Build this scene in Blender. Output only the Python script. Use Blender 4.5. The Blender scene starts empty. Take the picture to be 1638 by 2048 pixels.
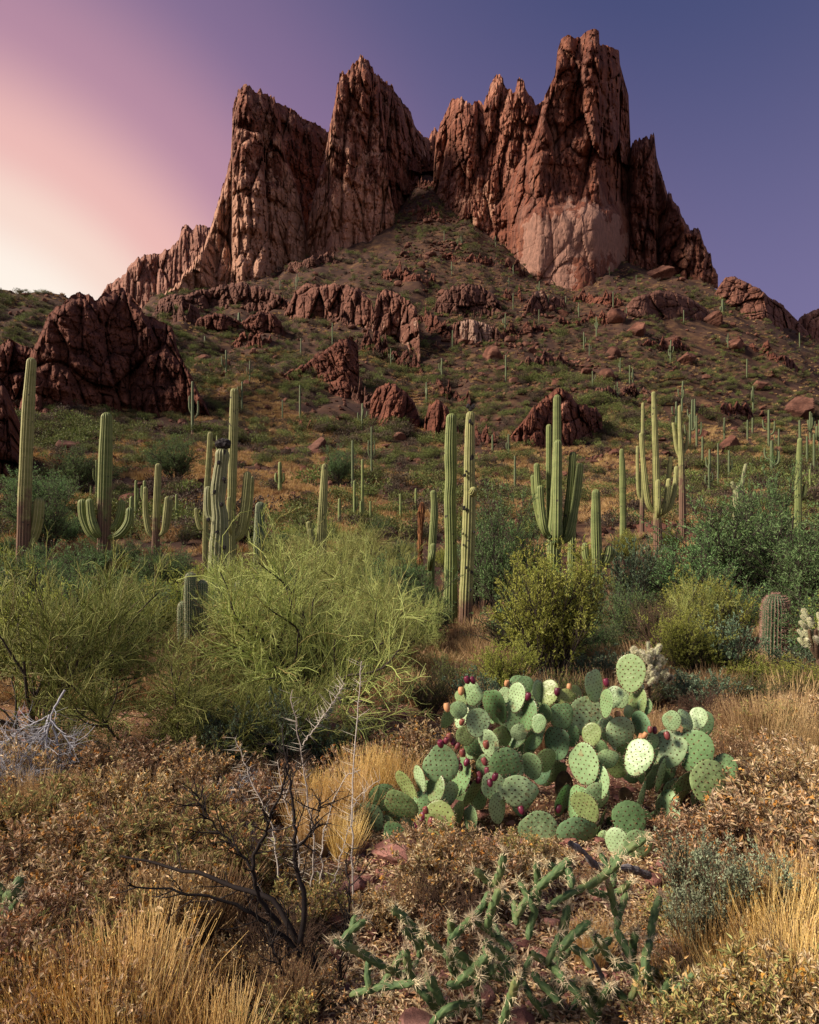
import bpy, math, random
import numpy as np
from math import radians, sin, cos, pi
random.seed(7)
RNG = np.random.default_rng(11)
SC = bpy.context.scene
COL = SC.collection
FPX, CX, HZ, EYE = 1365.3, 819.0, 1130.0, 1.7      # focal length, principal column, horizon row (photo pixels), eye height

# ------------------------------------------------------------------ camera, sky, sun, exposure
cam = bpy.data.cameras.new('camera'); camo = bpy.data.objects.new('camera', cam); COL.objects.link(camo)
cam.sensor_fit = 'VERTICAL'; cam.sensor_height = 36; cam.sensor_width = 28.8; cam.lens = 24
cam.shift_y = 106 / 2048; cam.clip_start = 0.05; cam.clip_end = 8000
camo.location = (0, 0, EYE); camo.rotation_euler = (radians(90), 0, 0)
SC.camera = camo
SUN_AZ, SUN_EL = -104.0, 36.0         # degrees right of the view axis, degrees up
sd = np.array([sin(radians(SUN_AZ)) * cos(radians(SUN_EL)), cos(radians(SUN_AZ)) * cos(radians(SUN_EL)), sin(radians(SUN_EL))])
w = bpy.data.worlds.new('World'); SC.world = w; w.use_nodes = True
nt = w.node_tree; nt.nodes.clear()
def N(nt, t, **k):
    n = nt.nodes.new(t)
    for a, b in k.items(): setattr(n, a, b)
    return n
def ramp(nt, fac, stops, interp='LINEAR'):
    r = N(nt, 'ShaderNodeValToRGB'); r.color_ramp.interpolation = interp
    el = r.color_ramp.elements
    while len(el) < len(stops): el.new(0.5)
    for e, (p, c) in zip(el, stops): e.position = p; e.color = (*c, 1)
    if fac is not None: nt.links.new(fac, r.inputs[0])
    return r.outputs[0]
def mathn(nt, op, a, b=None, clamp=False):
    m = N(nt, 'ShaderNodeMath', operation=op, use_clamp=clamp)
    for i, v in enumerate((a, b)):
        if v is None: continue
        if isinstance(v, (int, float)): m.inputs[i].default_value = v
        else: nt.links.new(v, m.inputs[i])
    return m.outputs[0]
def mixc(nt, f, a, b, mode='MIX'):
    m = N(nt, 'ShaderNodeMix', data_type='RGBA', blend_type=mode)
    for i, v in ((0, f), (6, a), (7, b)):
        if isinstance(v, (int, float)): m.inputs[i].default_value = v
        elif isinstance(v, tuple): m.inputs[i].default_value = (*v, 1)
        else: nt.links.new(v, m.inputs[i])
    return m.outputs[2]
sky = N(nt, 'ShaderNodeTexSky', sky_type='NISHITA', sun_disc=False)
sky.sun_elevation = radians(SUN_EL); sky.sun_rotation = radians(SUN_AZ); sky.ozone_density = 4.0; sky.dust_density = 3.0
tc = N(nt, 'ShaderNodeTexCoord')
GA, GE = -34.0, 8.0                 # the middle of the twilight glow
g = (sin(radians(GA)) * cos(radians(GE)), cos(radians(GA)) * cos(radians(GE)), sin(radians(GE)))
dp = N(nt, 'ShaderNodeVectorMath', operation='DOT_PRODUCT'); dp.inputs[1].default_value = g
nt.links.new(tc.outputs['Generated'], dp.inputs[0])
ang = mathn(nt, 'DIVIDE', mathn(nt, 'ARCCOSINE', dp.outputs['Value']), pi)      # 0..1 for 0..180 degrees
glow = ramp(nt, ang, [(0.0, (2.2, 2.0, 1.75)), (0.07, (1.0, .89, .78)), (0.092, (.94, .70, .60)), (0.114, (.86, .50, .46)), (0.150, (.52, .28, .37)), (0.19, (.31, .19, .33)), (0.25, (.215, .16, .31)),
                      (0.34, (.185, .155, .31)), (0.55, (.36, .32, .44)), (1.0, (.78, .72, .74))], 'EASE')
sx = N(nt, 'ShaderNodeSeparateXYZ'); nt.links.new(tc.outputs['Generated'], sx.inputs[0])
high = N(nt, 'ShaderNodeMapRange', interpolation_type='SMOOTHSTEP'); nt.links.new(sx.outputs[2], high.inputs[0])
high.inputs[1].default_value = 0.24; high.inputs[2].default_value = 0.72
away = N(nt, 'ShaderNodeMapRange', interpolation_type='SMOOTHSTEP'); nt.links.new(ang, away.inputs[0]); away.inputs[1].default_value = .09; away.inputs[2].default_value = .32
col = mixc(nt, mathn(nt, 'MULTIPLY', mathn(nt, 'MULTIPLY', high.outputs[0], away.outputs[0]), 0.86), glow, (.022, .046, .145))
scl = N(nt, 'ShaderNodeVectorMath', operation='SCALE'); nt.links.new(col, scl.inputs[0]); scl.inputs[3].default_value = 5.1
add = mixc(nt, 0.035, scl.outputs[0], sky.outputs[0])
bg = N(nt, 'ShaderNodeBackground'); nt.links.new(add, bg.inputs[0]); bg.inputs[1].default_value = 0.10
nt.links.new(bg.outputs[0], N(nt, 'ShaderNodeOutputWorld').inputs[0])
sun = bpy.data.lights.new('sun', 'SUN'); sun.energy = 4.2; sun.angle = radians(17); sun.color = (1.0, .84, .69)
suno = bpy.data.objects.new('sun', sun); COL.objects.link(suno)
from mathutils import Vector
suno.rotation_euler = Vector(sd).to_track_quat('Z', 'Y').to_euler(); suno.location = (-30, 0, 60)
vs = SC.view_settings; vs.view_transform = 'Standard'; vs.look = 'None'; vs.gamma = 1; vs.exposure = 1.0
SC.render.engine = 'CYCLES'; SC.cycles.use_denoising = True; SC.cycles.max_bounces = 6
SC.cycles.diffuse_bounces = 3; SC.cycles.transmission_bounces = 4; SC.cycles.transparent_max_bounces = 4

# ------------------------------------------------------------------ noise
def h2(ix, iy, s=0):
    a = (ix.astype(np.int64) * 374761393 + iy.astype(np.int64) * 668265263 + s * 974634777) & 0xffffffff
    a = ((a ^ (a >> 13)) * 1274126177) & 0xffffffff
    a = ((a ^ (a >> 16)) * 2246822519) & 0xffffffff
    return ((a ^ (a >> 15)) & 0xffffff) / float(0x1000000)
def vn(x, y, s=0):
    x = np.asarray(x, float); y = np.asarray(y, float)
    ix = np.floor(x); iy = np.floor(y); fx = x - ix; fy = y - iy
    fx = fx * fx * fx * (fx * (fx * 6 - 15) + 10); fy = fy * fy * fy * (fy * (fy * 6 - 15) + 10)
    a = h2(ix, iy, s); b = h2(ix + 1, iy, s); c = h2(ix, iy + 1, s); d = h2(ix + 1, iy + 1, s)
    return (a + (b - a) * fx) * (1 - fy) + (c + (d - c) * fx) * fy
def fbm(x, y, o=4, s=0, gain=.5):
    t = 0; a = 1; n = 0
    for i in range(o):
        t = t + a * (vn(x * 2 ** i + 17.3 * i, y * 2 ** i - 9.1 * i, s + i) - .5); n += a; a *= gain
    return t / n * 2
def worley(x, y, s=0):
    ix = np.floor(x); iy = np.floor(y)
    f1 = np.full(x.shape, 9.); f2 = f1.copy(); cid = np.zeros(x.shape); ox = cid.copy(); oy = cid.copy(); k2 = cid.copy()
    for dx in (-1, 0, 1):
        for dy in (-1, 0, 1):
            cx = ix + dx; cy = iy + dy
            px = cx + h2(cx, cy, s); py = cy + h2(cx, cy, s + 1)
            d = np.hypot(px - x, py - y); k = h2(cx, cy, s + 2)
            near = d < f1
            f2 = np.where(near, f1, np.minimum(f2, d)); cid = np.where(near, k, cid); k2 = np.where(near, h2(cx, cy, s + 3), k2); ox = np.where(near, x - px, ox); oy = np.where(near, y - py, oy); f1 = np.where(near, d, f1)
    return f1, f2, cid, ox, oy, k2
def sstep(a, b, x):
    t = np.clip((np.asarray(x, float) - a) / (b - a), 0, 1); return t * t * (3 - 2 * t)

# ------------------------------------------------------------------ mesh helpers
class Geo:
    def __init__(s): s.v = []; s.q = []; s.t = []; s.n = 0; s.a = {}; s.mq = []; s.mt = []
    def add(s, v, q=None, t=None, mat=0, **attrs):
        v = np.asarray(v, float).reshape(-1, 3)
        if q is not None and len(q): q = np.asarray(q).reshape(-1, 4) + s.n; s.q.append(q); s.mq.append(np.full(len(q), mat))
        if t is not None and len(t): t = np.asarray(t).reshape(-1, 3) + s.n; s.t.append(t); s.mt.append(np.full(len(t), mat))
        for k in set(list(s.a) + list(attrs)):
            if k not in s.a: s.a[k] = [np.zeros(s.n)]
            s.a[k].append(np.broadcast_to(np.asarray(attrs.get(k, 0.), float), (len(v),)) if np.ndim(attrs.get(k, 0.)) == 0 else np.asarray(attrs[k], float).ravel())
        s.v.append(v); s.n += len(v)
    def mesh(s, name, mats, smooth=True):
        m = bpy.data.meshes.new(name)
        v = np.concatenate(s.v); m.vertices.add(len(v)); m.vertices.foreach_set('co', v.astype(np.float32).ravel())
        q = np.concatenate(s.q) if s.q else np.zeros((0, 4), int); t = np.concatenate(s.t) if s.t else np.zeros((0, 3), int)
        m.loops.add(q.size + t.size); m.polygons.add(len(q) + len(t))
        m.loops.foreach_set('vertex_index', np.concatenate([q.ravel(), t.ravel()]).astype(np.int32))
        st = np.concatenate([np.arange(len(q)) * 4, q.size + np.arange(len(t)) * 3]).astype(np.int32)
        m.polygons.foreach_set('loop_start', st)
        mi = np.concatenate([np.concatenate(s.mq) if s.mq else np.zeros(0), np.concatenate(s.mt) if s.mt else np.zeros(0)]).astype(np.int32)
        m.polygons.foreach_set('material_index', mi)
        m.polygons.foreach_set('use_smooth', np.full(len(mi), smooth))
        for k, l in s.a.items():
            at = m.attributes.new(k, 'FLOAT', 'POINT'); at.data.foreach_set('value', np.concatenate(l).astype(np.float32))
        m.update(calc_edges=True)
        for x in (mats if isinstance(mats, (list, tuple)) else [mats]): m.materials.append(x)
        return m
def link(name, mesh, parent=None, loc=None):
    o = bpy.data.objects.new(name, mesh); COL.objects.link(o)
    if parent is not None: o.parent = parent
    if name in ('spines', 'foliage', 'twigs', 'blades', 'seed_heads', 'stems', 'branches'): o['kind'] = 'stuff'
    if loc is not None: o.location = loc
    return o
def tag(o, label, cat=None, group=None, kind=None):
    o['label'] = label
    if cat: o['category'] = cat
    if group: o['group'] = group
    if kind: o['kind'] = kind
    return o
def thing(name, label, cat, loc, group=None, rz=0):
    o = link(name, None, None, loc); o.rotation_euler[2] = rz; o.empty_display_size = .2
    return tag(o, label, cat, group)
def norm(a): return a / np.maximum(np.linalg.norm(a, axis=-1, keepdims=True), 1e-9)
def tubes(geo, P, R, sides=3, mat=0, **at):
    """N polylines of K points each: P (N,K,3), R (N,K)"""
    P = np.asarray(P, float); n, k, _ = P.shape; R = np.broadcast_to(R, (n, k))
    T = norm(np.gradient(P, axis=1)); ref = np.where(np.abs(T[:, :1, 2:3]) > .9, np.array([1., 0, 0]), np.array([0, 0, 1.])) + 0 * T
    A = norm(np.cross(T, ref)); B = np.cross(T, A)
    th = np.arange(sides) * 2 * pi / sides
    V = P[:, :, None, :] + R[:, :, None, None] * (A[:, :, None, :] * np.cos(th)[:, None] + B[:, :, None, :] * np.sin(th)[:, None])
    i = np.arange(n)[:, None, None] * k * sides; j = np.arange(k - 1)[None, :, None] * sides; s = np.arange(sides)[None, None, :]; s2 = (s + 1) % sides
    q = np.stack([i + j + s, i + j + s2, i + j + sides + s2, i + j + sides + s], -1)
    att = {kk: np.broadcast_to(np.asarray(v)[:, None, None] if np.ndim(v) == 1 else v, (n, k, sides)).ravel() for kk, v in at.items()}
    geo.add(V, q, mat=mat, **att)
def leaves(geo, p, d, nrm, L, W, mat=0, fold=.15, curl=.15):
    """pointed leaf: 6 corners, two folded halves"""
    p = np.asarray(p); d = norm(d); s = norm(np.cross(d, nrm)); u = np.cross(s, d); L = np.asarray(L)[:, None]; W = np.asarray(W)[:, None]
    a = p; m = p + d * L * .5 + u * W * 0; t = p + d * L - u * L * curl
    l = p + d * L * .45 + s * W * .5 + u * W * fold; r = p + d * L * .45 - s * W * .5 + u * W * fold
    V = np.stack([a, l, t, r], 1); n = len(p); b = np.arange(n)[:, None] * 4
    geo.add(V, t=np.concatenate([b + [0, 3, 2], b + [0, 2, 1]]), mat=mat)
def spikes(geo, p, d, L, w, mat=0):
    p = np.asarray(p, float); d = norm(np.asarray(d, float)); ref = np.where(np.abs(d[:, 2:3]) > .8, np.array([[1., 0, 0]]), np.array([[0, 0, 1.]]))
    a = norm(np.cross(d, ref)); b = np.cross(d, a); w = np.broadcast_to(np.asarray(w, float), (len(p),))[:, None]; L = np.broadcast_to(np.asarray(L, float), (len(p),))[:, None]
    V = np.stack([p + a * w, p - a * w * .5 + b * w * .87, p - a * w * .5 - b * w * .87, p + d * L], 1); i = np.arange(len(p))[:, None] * 4
    geo.add(V, t=np.concatenate([i + [0, 1, 3], i + [1, 2, 3], i + [2, 0, 3]]), mat=mat)
def rdir(rng, n): return norm(rng.normal(size=(n, 3)))
def grow(start, dirs, lens, k, rng, wob=.15, grav=0.):
    n = len(start); P = np.zeros((n, k, 3)); P[:, 0] = start; d = norm(dirs); st = (np.asarray(lens) / (k - 1))[:, None]
    for i in range(1, k):
        P[:, i] = P[:, i - 1] + d * st
        d = norm(d + rng.normal(size=(n, 3)) * wob + np.array([0, 0, grav]))
    return P
def branch(P, n, rng, t0, t1, ang, up=0.):
    i = rng.integers(0, len(P), n); k = P.shape[1]; t = rng.uniform(t0, t1, n) * (k - 1); a = np.minimum(t.astype(int), k - 2); f = (t - a)[:, None]
    s = P[i, a] * (1 - f) + P[i, a + 1] * f; T = norm(P[i, a + 1] - P[i, a])
    d = norm(T * cos(ang) + norm(np.cross(T, rdir(rng, n))) * sin(ang) + np.array([0, 0, up]))
    return s, d, t / (k - 1)
def smooth_path(pts, n):
    """Catmull-Rom through pts, n samples by arc length"""
    p = np.asarray(pts, float); q = np.vstack([2 * p[0] - p[1], p, 2 * p[-1] - p[-2]]); out = []
    for i in range(1, len(q) - 2):
        t = np.linspace(0, 1, 12, endpoint=False)[:, None]
        out.append(.5 * (2 * q[i] + (q[i + 1] - q[i - 1]) * t + (2 * q[i - 1] - 5 * q[i] + 4 * q[i + 1] - q[i + 2]) * t ** 2 + (3 * q[i] - q[i - 1] - 3 * q[i + 1] + q[i + 2]) * t ** 3))
    o = np.vstack(out + [p[-1:]]); L = np.r_[0, np.cumsum(np.linalg.norm(np.diff(o, axis=0), axis=1))]
    s = np.linspace(0, L[-1], n); return np.stack([np.interp(s, L, o[:, j]) for j in range(o.shape[1])], 1)

# ------------------------------------------------------------------ materials
def newmat(name):
    m = bpy.data.materials.new(name); m.use_nodes = True; t = m.node_tree; t.nodes.clear()
    return m, t
def pos(t, scale=(1, 1, 1), src='Position'):
    g_ = N(t, 'ShaderNodeNewGeometry') if src == 'Position' else N(t, 'ShaderNodeTexCoord')
    mp = N(t, 'ShaderNodeMapping'); mp.inputs['Scale'].default_value = scale; t.links.new(g_.outputs[src], mp.inputs[0]); return mp.outputs[0]
def noise(t, vec, scale, detail=5, rough=.6, dist=0.):
    n = N(t, 'ShaderNodeTexNoise'); t.links.new(vec, n.inputs['Vector']); n.inputs['Scale'].default_value = scale
    n.inputs['Detail'].default_value = detail; n.inputs['Roughness'].default_value = rough; n.inputs['Distortion'].default_value = dist; return n.outputs['Fac']
def attr(t, name):
    a = N(t, 'ShaderNodeAttribute', attribute_name=name); return a.outputs['Fac']
def finish(t, color, rough=.9, bump=None, bdist=.05, bstr=.6, trans=0., spec=.2):
    p = N(t, 'ShaderNodeBsdfPrincipled'); o = N(t, 'ShaderNodeOutputMaterial')
    if isinstance(color, tuple): p.inputs['Base Color'].default_value = (*color, 1)
    else: t.links.new(color, p.inputs['Base Color'])
    p.inputs['Roughness'].default_value = rough; p.inputs['Specular IOR Level'].default_value = spec
    if bump is not None:
        b = N(t, 'ShaderNodeBump'); b.inputs['Distance'].default_value = bdist; b.inputs['Strength'].default_value = bstr
        t.links.new(bump, b.inputs['Height']); t.links.new(b.outputs[0], p.inputs['Normal'])
    if trans:
        tr = N(t, 'ShaderNodeBsdfTranslucent'); mx = N(t, 'ShaderNodeMixShader'); mx.inputs[0].default_value = trans
        if isinstance(color, tuple): tr.inputs[0].default_value = (*color, 1)
        else: t.links.new(color, tr.inputs[0])
        t.links.new(p.outputs[0], mx.inputs[1]); t.links.new(tr.outputs[0], mx.inputs[2]); t.links.new(mx.outputs[0], o.inputs[0])
    else: t.links.new(p.outputs[0], o.inputs[0])
def leafmat(name, cols, trans=.25, rough=.6, spec=.25, objvar=.25):
    m, t = newmat(name); g_ = N(t, 'ShaderNodeNewGeometry')
    st = [(i / max(1, len(cols) - 1), c) for i, c in enumerate(cols)]
    c = ramp(t, g_.outputs['Random Per Island'], st)
    oi = N(t, 'ShaderNodeObjectInfo'); hv = N(t, 'ShaderNodeHueSaturation'); t.links.new(c, hv.inputs['Color'])
    mr = N(t, 'ShaderNodeMapRange'); t.links.new(oi.outputs['Random'], mr.inputs[0]); mr.inputs[3].default_value = 1 - objvar; mr.inputs[4].default_value = 1 + objvar
    t.links.new(mr.outputs[0], hv.inputs['Value'])
    mr2 = N(t, 'ShaderNodeMapRange'); t.links.new(oi.outputs['Random'], mr2.inputs[0]); mr2.inputs[3].default_value = .485; mr2.inputs[4].default_value = .515
    t.links.new(mr2.outputs[0], hv.inputs['Hue'])
    finish(t, hv.outputs[0], rough, trans=trans, spec=spec); return m
def rockmat(name, dark, mid, light, pale=(.42, .27, .20), scale=1., streak=True, lichen=(.30, .19, .05), fine=1.):
    m, t = newmat(name); p1 = pos(t, (scale,) * 3)
    a = noise(t, p1, .09, 6, .62, .4); c = ramp(t, a, [(.3, dark), (.47, mid), (.66, light)])
    if streak:
        s = noise(t, pos(t, (.34 * scale, .34 * scale, .05 * scale)), 1., 6, .7, .6)
        c = mixc(t, ramp(t, s, [(.40, (0, 0, 0)), (.62, (.75, .75, .75))]), c, mixc(t, .5, dark, (.035, .022, .02)))
        s2 = noise(t, pos(t, (.12 * scale, .12 * scale, .03 * scale)), 1., 4, .6, .5)
        c = mixc(t, ramp(t, s2, [(.52, (0, 0, 0)), (.70, (.6, .6, .6))]), c, pale)
    pl = N(t, 'ShaderNodeMath', operation='MULTIPLY_ADD'); t.links.new(noise(t, p1, .12, 5, .7), pl.inputs[0]); pl.inputs[1].default_value = 1.3; t.links.new(attr(t, 'pale'), pl.inputs[2])
    c = mixc(t, ramp(t, pl.outputs[0], [(.95, (0, 0, 0)), (1.45, (1, 1, 1))]), c, pale)
    lc = N(t, 'ShaderNodeMath', operation='MULTIPLY_ADD'); t.links.new(noise(t, p1, .5, 5, .7), lc.inputs[0]); lc.inputs[1].default_value = 1.2; t.links.new(mathn(t, 'MULTIPLY', attr(t, 'lich'), 1.35), lc.inputs[2])
    c = mixc(t, ramp(t, lc.outputs[0], [(1.0, (0, 0, 0)), (1.3, (.85, .85, .85))]), c, lichen)
    f = noise(t, pos(t, (scale, scale, scale * .55)), .55 * fine, 8, .76, .4); c = mixc(t, .75, c, ramp(t, f, [(.28, (.30, .29, .29)), (.5, (.92, .9, .9)), (.72, (1.65, 1.55, 1.45))]), 'MULTIPLY')
    oi = N(t, 'ShaderNodeObjectInfo')
    c = mixc(t, 1., c, ramp(t, oi.outputs['Random'], [(0, (.8, .8, .8)), (1, (1.2, 1.15, 1.1))]), 'MULTIPLY')
    finish(t, c, .92, noise(t, p1, 2.2 * fine, 8, .72), .35 / scale / fine, .9); return m
M = {}
M['tower'] = rockmat('tower_rock', (.085, .031, .021), (.20, .076, .046), (.30, .135, .085), pale=(.38, .22, .15))
M['tower_pale'] = rockmat('pale_based_tower_rock', (.075, .026, .018), (.165, .058, .034), (.25, .105, .062), pale=(.235, .135, .102))
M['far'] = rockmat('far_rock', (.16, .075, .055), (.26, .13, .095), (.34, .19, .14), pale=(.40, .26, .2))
M['dark_rock'] = rockmat('dark_rock', (.040, .015, .011), (.095, .036, .023), (.165, .068, .043), pale=(.28, .14, .095), scale=3., streak=False)
M['boulder'] = rockmat('boulder_rock', (.048, .021, .015), (.10, .045, .031), (.175, .088, .062), pale=(.27, .18, .135), scale=3., streak=False)
M['stone'] = rockmat('stone', (.13, .055, .046), (.22, .105, .088), (.33, .19, .165), pale=(.42, .31, .28), scale=30., streak=False)
# ground: red soil, straw litter and dark cryptic patches
m, t = newmat('ground'); M['ground'] = m
p1 = pos(t); far = N(t, 'ShaderNodeCameraData')
gx = N(t, 'ShaderNodeNewGeometry'); sp = N(t, 'ShaderNodeSeparateXYZ'); t.links.new(gx.outputs['Position'], sp.inputs[0])
yfar = N(t, 'ShaderNodeMapRange'); t.links.new(sp.outputs[1], yfar.inputs[0]); yfar.inputs[1].default_value = 8; yfar.inputs[2].default_value = 30
soil = ramp(t, noise(t, p1, 1.7, 7, .68, .3), [(.3, (.085, .036, .026)), (.5, (.17, .078, .056)), (.7, (.27, .145, .11))])
grit = ramp(t, noise(t, p1, 38., 4, .7), [(.3, (.5, .45, .45)), (.55, (1, 1, 1)), (.75, (1.6, 1.5, 1.45))]); soil = mixc(t, .7, soil, grit, 'MULTIPLY')
straw = mixc(t, ramp(t, noise(t, p1, .35, 5, .7), [(.42, (0, 0, 0)), (.58, (.8, .8, .8))]), soil, (.23, .135, .055))
hs = ramp(t, noise(t, pos(t, (1, 1, 1.6)), .22, 8, .76, .3), [(.33, (.016, .010, .008)), (.44, (.036, .018, .012)), (.52, (.068, .034, .019)), (.60, (.125, .072, .032)), (.72, (.23, .15, .065))])
hs = mixc(t, ramp(t, noise(t, p1, .045, 4, .6), [(.40, (0, 0, 0)), (.62, (.75, .75, .75))]), hs, (.045, .024, .018))
c = mixc(t, yfar.outputs[0], straw, hs)
finish(t, c, .97, noise(t, p1, 6., 9, .75), .10, .9)
def twigmat(name, a, b): return leafmat(name, [a, b], 0, .85, .15, .15)
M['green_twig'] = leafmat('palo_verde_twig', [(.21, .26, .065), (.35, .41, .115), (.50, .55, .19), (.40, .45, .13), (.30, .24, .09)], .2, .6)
M['dark_green_twig'] = leafmat('shaded_palo_verde_twig', [(.11, .15, .033), (.21, .25, .06), (.33, .36, .10), (.16, .125, .055)], .2, .6)  # darker copy of the palo verde twig greens, shade put into the colour
M['bark'] = twigmat('dark_bark', (.035, .028, .024), (.075, .06, .05))
M['dead'] = twigmat('charred_twig', (.012, .010, .010), (.030, .024, .022))
M['grey_twig'] = twigmat('weathered_twig', (.24, .25, .28), (.44, .45, .49))
M['white_twig'] = twigmat('bleached_thorn', (.38, .34, .29), (.58, .54, .47))
M['brown_twig'] = twigmat('brown_twig', (.06, .04, .028), (.14, .09, .06))
M['creosote'] = leafmat('creosote_leaf', [(.24, .30, .055), (.42, .48, .10), (.58, .62, .16), (.33, .40, .075)], .45)
M['mesquite'] = leafmat('mesquite_leaf', [(.085, .165, .055), (.15, .255, .09), (.23, .35, .14), (.115, .20, .065)], .3)
M['jojoba'] = leafmat('jojoba_leaf', [(.06, .105, .06), (.11, .175, .10), (.18, .25, .155), (.09, .12, .05)], .15, .5)
M['scrub'] = leafmat('scrub_leaf', [(.058, .082, .020), (.115, .15, .038), (.185, .22, .062), (.14, .12, .04)], .2, objvar=.45)
M['scrub_brown'] = leafmat('brown_scrub_leaf', [(.05, .035, .026), (.09, .065, .045), (.14, .10, .065), (.075, .07, .04)], .2, objvar=.4)
M['sage'] = leafmat('sage_leaf', [(.19, .24, .14), (.28, .34, .21), (.36, .41, .27)], .2)
M['dry_leaf'] = leafmat('dry_leaf', [(.17, .105, .06), (.38, .22, .11), (.52, .35, .19), (.64, .49, .32), (.32, .26, .13), (.46, .24, .09), (.72, .59, .42), (.32, .28, .11), (.13, .085, .05), (.54, .43, .29), (.50, .28, .11)], .25, .7, .2, .2)
M['dry_leaf_green'] = leafmat('half_dry_leaf', [(.21, .22, .08), (.36, .37, .14), (.42, .25, .11), (.54, .37, .19), (.32, .33, .11), (.16, .10, .055)], .25, .7, .2, .2)
M['gold'] = leafmat('gold_grass', [(.58, .38, .12), (.74, .53, .21), (.82, .64, .31), (.50, .30, .10)], .3, .6)
M['straw'] = leafmat('straw_grass', [(.33, .21, .10), (.46, .31, .155), (.54, .39, .21), (.26, .15, .075)], .3, .6)
M['spine'] = leafmat('straw_spine', [(.55, .45, .28), (.72, .64, .45)], .2, .5)
M['pink_spine'] = leafmat('pink_spine', [(.42, .22, .17), (.60, .42, .34)], .2, .5)
M['scrub_stem'] = M['bark']
M['areole'] = leafmat('brown_areole', [(.045, .022, .010), (.11, .055, .02)], 0, .8)
M['flower'] = leafmat('dry_flower', [(.38, .16, .03), (.48, .25, .06)], .2)
# saguaro skin: rib crests carry pale spines, the old foot turns to cork
def cactusmat(name, g1, g2, crest, cork=(.21, .125, .075), crest_amt=.8):
    m, t = newmat(name); oc = pos(t, (1, 1, 1))
    band = noise(t, pos(t, (.6, .6, 3.)), 1.3, 5, .65)
    c = ramp(t, band, [(.3, g1), (.68, g2)])
    rib = attr(t, 'rib'); sp_ = noise(t, pos(t, (9, 9, 14)), 3., 2, .6)
    cr = mathn(t, 'MULTIPLY', ramp(t, rib, [(.70, (0, 0, 0)), (.95, (1, 1, 1))]), ramp(t, sp_, [(.3, (.25, .25, .25)), (.6, (crest_amt,) * 3)]))
    c = mixc(t, cr, c, crest)
    ck = N(t, 'ShaderNodeMath', operation='MULTIPLY_ADD'); t.links.new(noise(t, oc, 2.4, 6, .7), ck.inputs[0]); ck.inputs[1].default_value = .9; t.links.new(attr(t, 'cork'), ck.inputs[2])
    c = mixc(t, ramp(t, ck.outputs[0], [(.80, (0, 0, 0)), (1.15, (1, 1, 1))]), c, mixc(t, mathn(t, 'MULTIPLY', rib, .7), (.10, .06, .04), cork))
    ho = noise(t, oc, 5.5, 2, .4); c = mixc(t, ramp(t, ho, [(.69, (0, 0, 0)), (.73, (1, 1, 1))]), c, (.03, .024, .02))
    finish(t, c, .6, noise(t, oc, 30, 4, .6), .01, .5, spec=.3); return m
M['saguaro'] = cactusmat('saguaro_skin', (.085, .125, .034), (.17, .215, .062), (.40, .40, .18))
M['saguaro_pale'] = cactusmat('pale_saguaro_skin', (.16, .18, .055), (.27, .28, .10), (.46, .43, .22))
M['saguaro_far'] = cactusmat('far_saguaro_skin', (.060, .085, .035), (.105, .14, .058), (.20, .21, .12))
M['saguaro_young'] = cactusmat('young_saguaro_skin', (.06, .105, .045), (.10, .155, .065), (.40, .40, .27), crest_amt=1.)
M['saguaro_old'] = cactusmat('scarred_saguaro_skin', (.15, .17, .075), (.25, .265, .13), (.38, .36, .22))
M['barrel'] = cactusmat('barrel_skin', (.028, .065, .028), (.055, .10, .045), (.30, .18, .13))
M['cholla_pale'] = cactusmat('cholla_joint', (.24, .27, .15), (.34, .37, .22), (.5, .5, .34))
M['cream_spine'] = leafmat('cream_spine', [(.66, .64, .44), (.80, .78, .60)], .35, .5)
m, t = newmat('cane_cholla_skin'); M['cane'] = m
c = ramp(t, noise(t, pos(t), 9., 4, .6), [(.3, (.035, .078, .032)), (.55, (.078, .135, .052)), (.75, (.20, .19, .07))])
c = mixc(t, ramp(t, attr(t, 'rib'), [(.4, (0, 0, 0)), (.9, (.6, .6, .6))]), c, (.135, .19, .075)); finish(t, c, .65, spec=.2)
m, t = newmat('pad_skin'); M['pad'] = m
oi = N(t, 'ShaderNodeObjectInfo')
c = ramp(t, oi.outputs['Random'], [(0, (.085, .165, .07)), (.25, (.17, .30, .135)), (.5, (.31, .44, .25)), (.7, (.22, .36, .185)), (.85, (.23, .29, .10)), (1, (.13, .26, .145))])
c = mixc(t, ramp(t, noise(t, pos(t), 5., 5, .6), [(.35, (.72, .72, .66)), (.65, (1.22, 1.2, 1.15))]), (1, 1, 1), c, 'MIX') if False else mixc(t, 1., c, ramp(t, noise(t, pos(t), 6., 5, .62), [(.3, (.7, .72, .62)), (.7, (1.3, 1.25, 1.2))]), 'MULTIPLY')
c = mixc(t, ramp(t, noise(t, pos(t), 14., 4, .6), [(.62, (0, 0, 0)), (.72, (.75, .75, .75))]), c, (.26, .20, .10))
finish(t, c, .42, noise(t, pos(t), 22., 3, .5), .012, .6, spec=.4)
m, t = newmat('old_pad_skin'); M['old_pad'] = m
c = ramp(t, noise(t, pos(t), 12., 6, .7), [(.3, (.035, .025, .018)), (.52, (.10, .065, .04)), (.7, (.17, .14, .06))]); finish(t, c, .85, noise(t, pos(t), 40., 5, .7), .02, .8)
m, t = newmat('fruit_skin'); M['fruit'] = m
oi = N(t, 'ShaderNodeObjectInfo'); finish(t, ramp(t, oi.outputs['Random'], [(0, (.085, .010, .028)), (.6, (.14, .018, .042)), (1, (.22, .075, .05))]), .4, spec=.4)
m, t = newmat('fruit_pale_skin'); M['fruit_pale'] = m; finish(t, (.48, .25, .12), .5)
m, t = newmat('grey_wood'); M['wood'] = m
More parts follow.
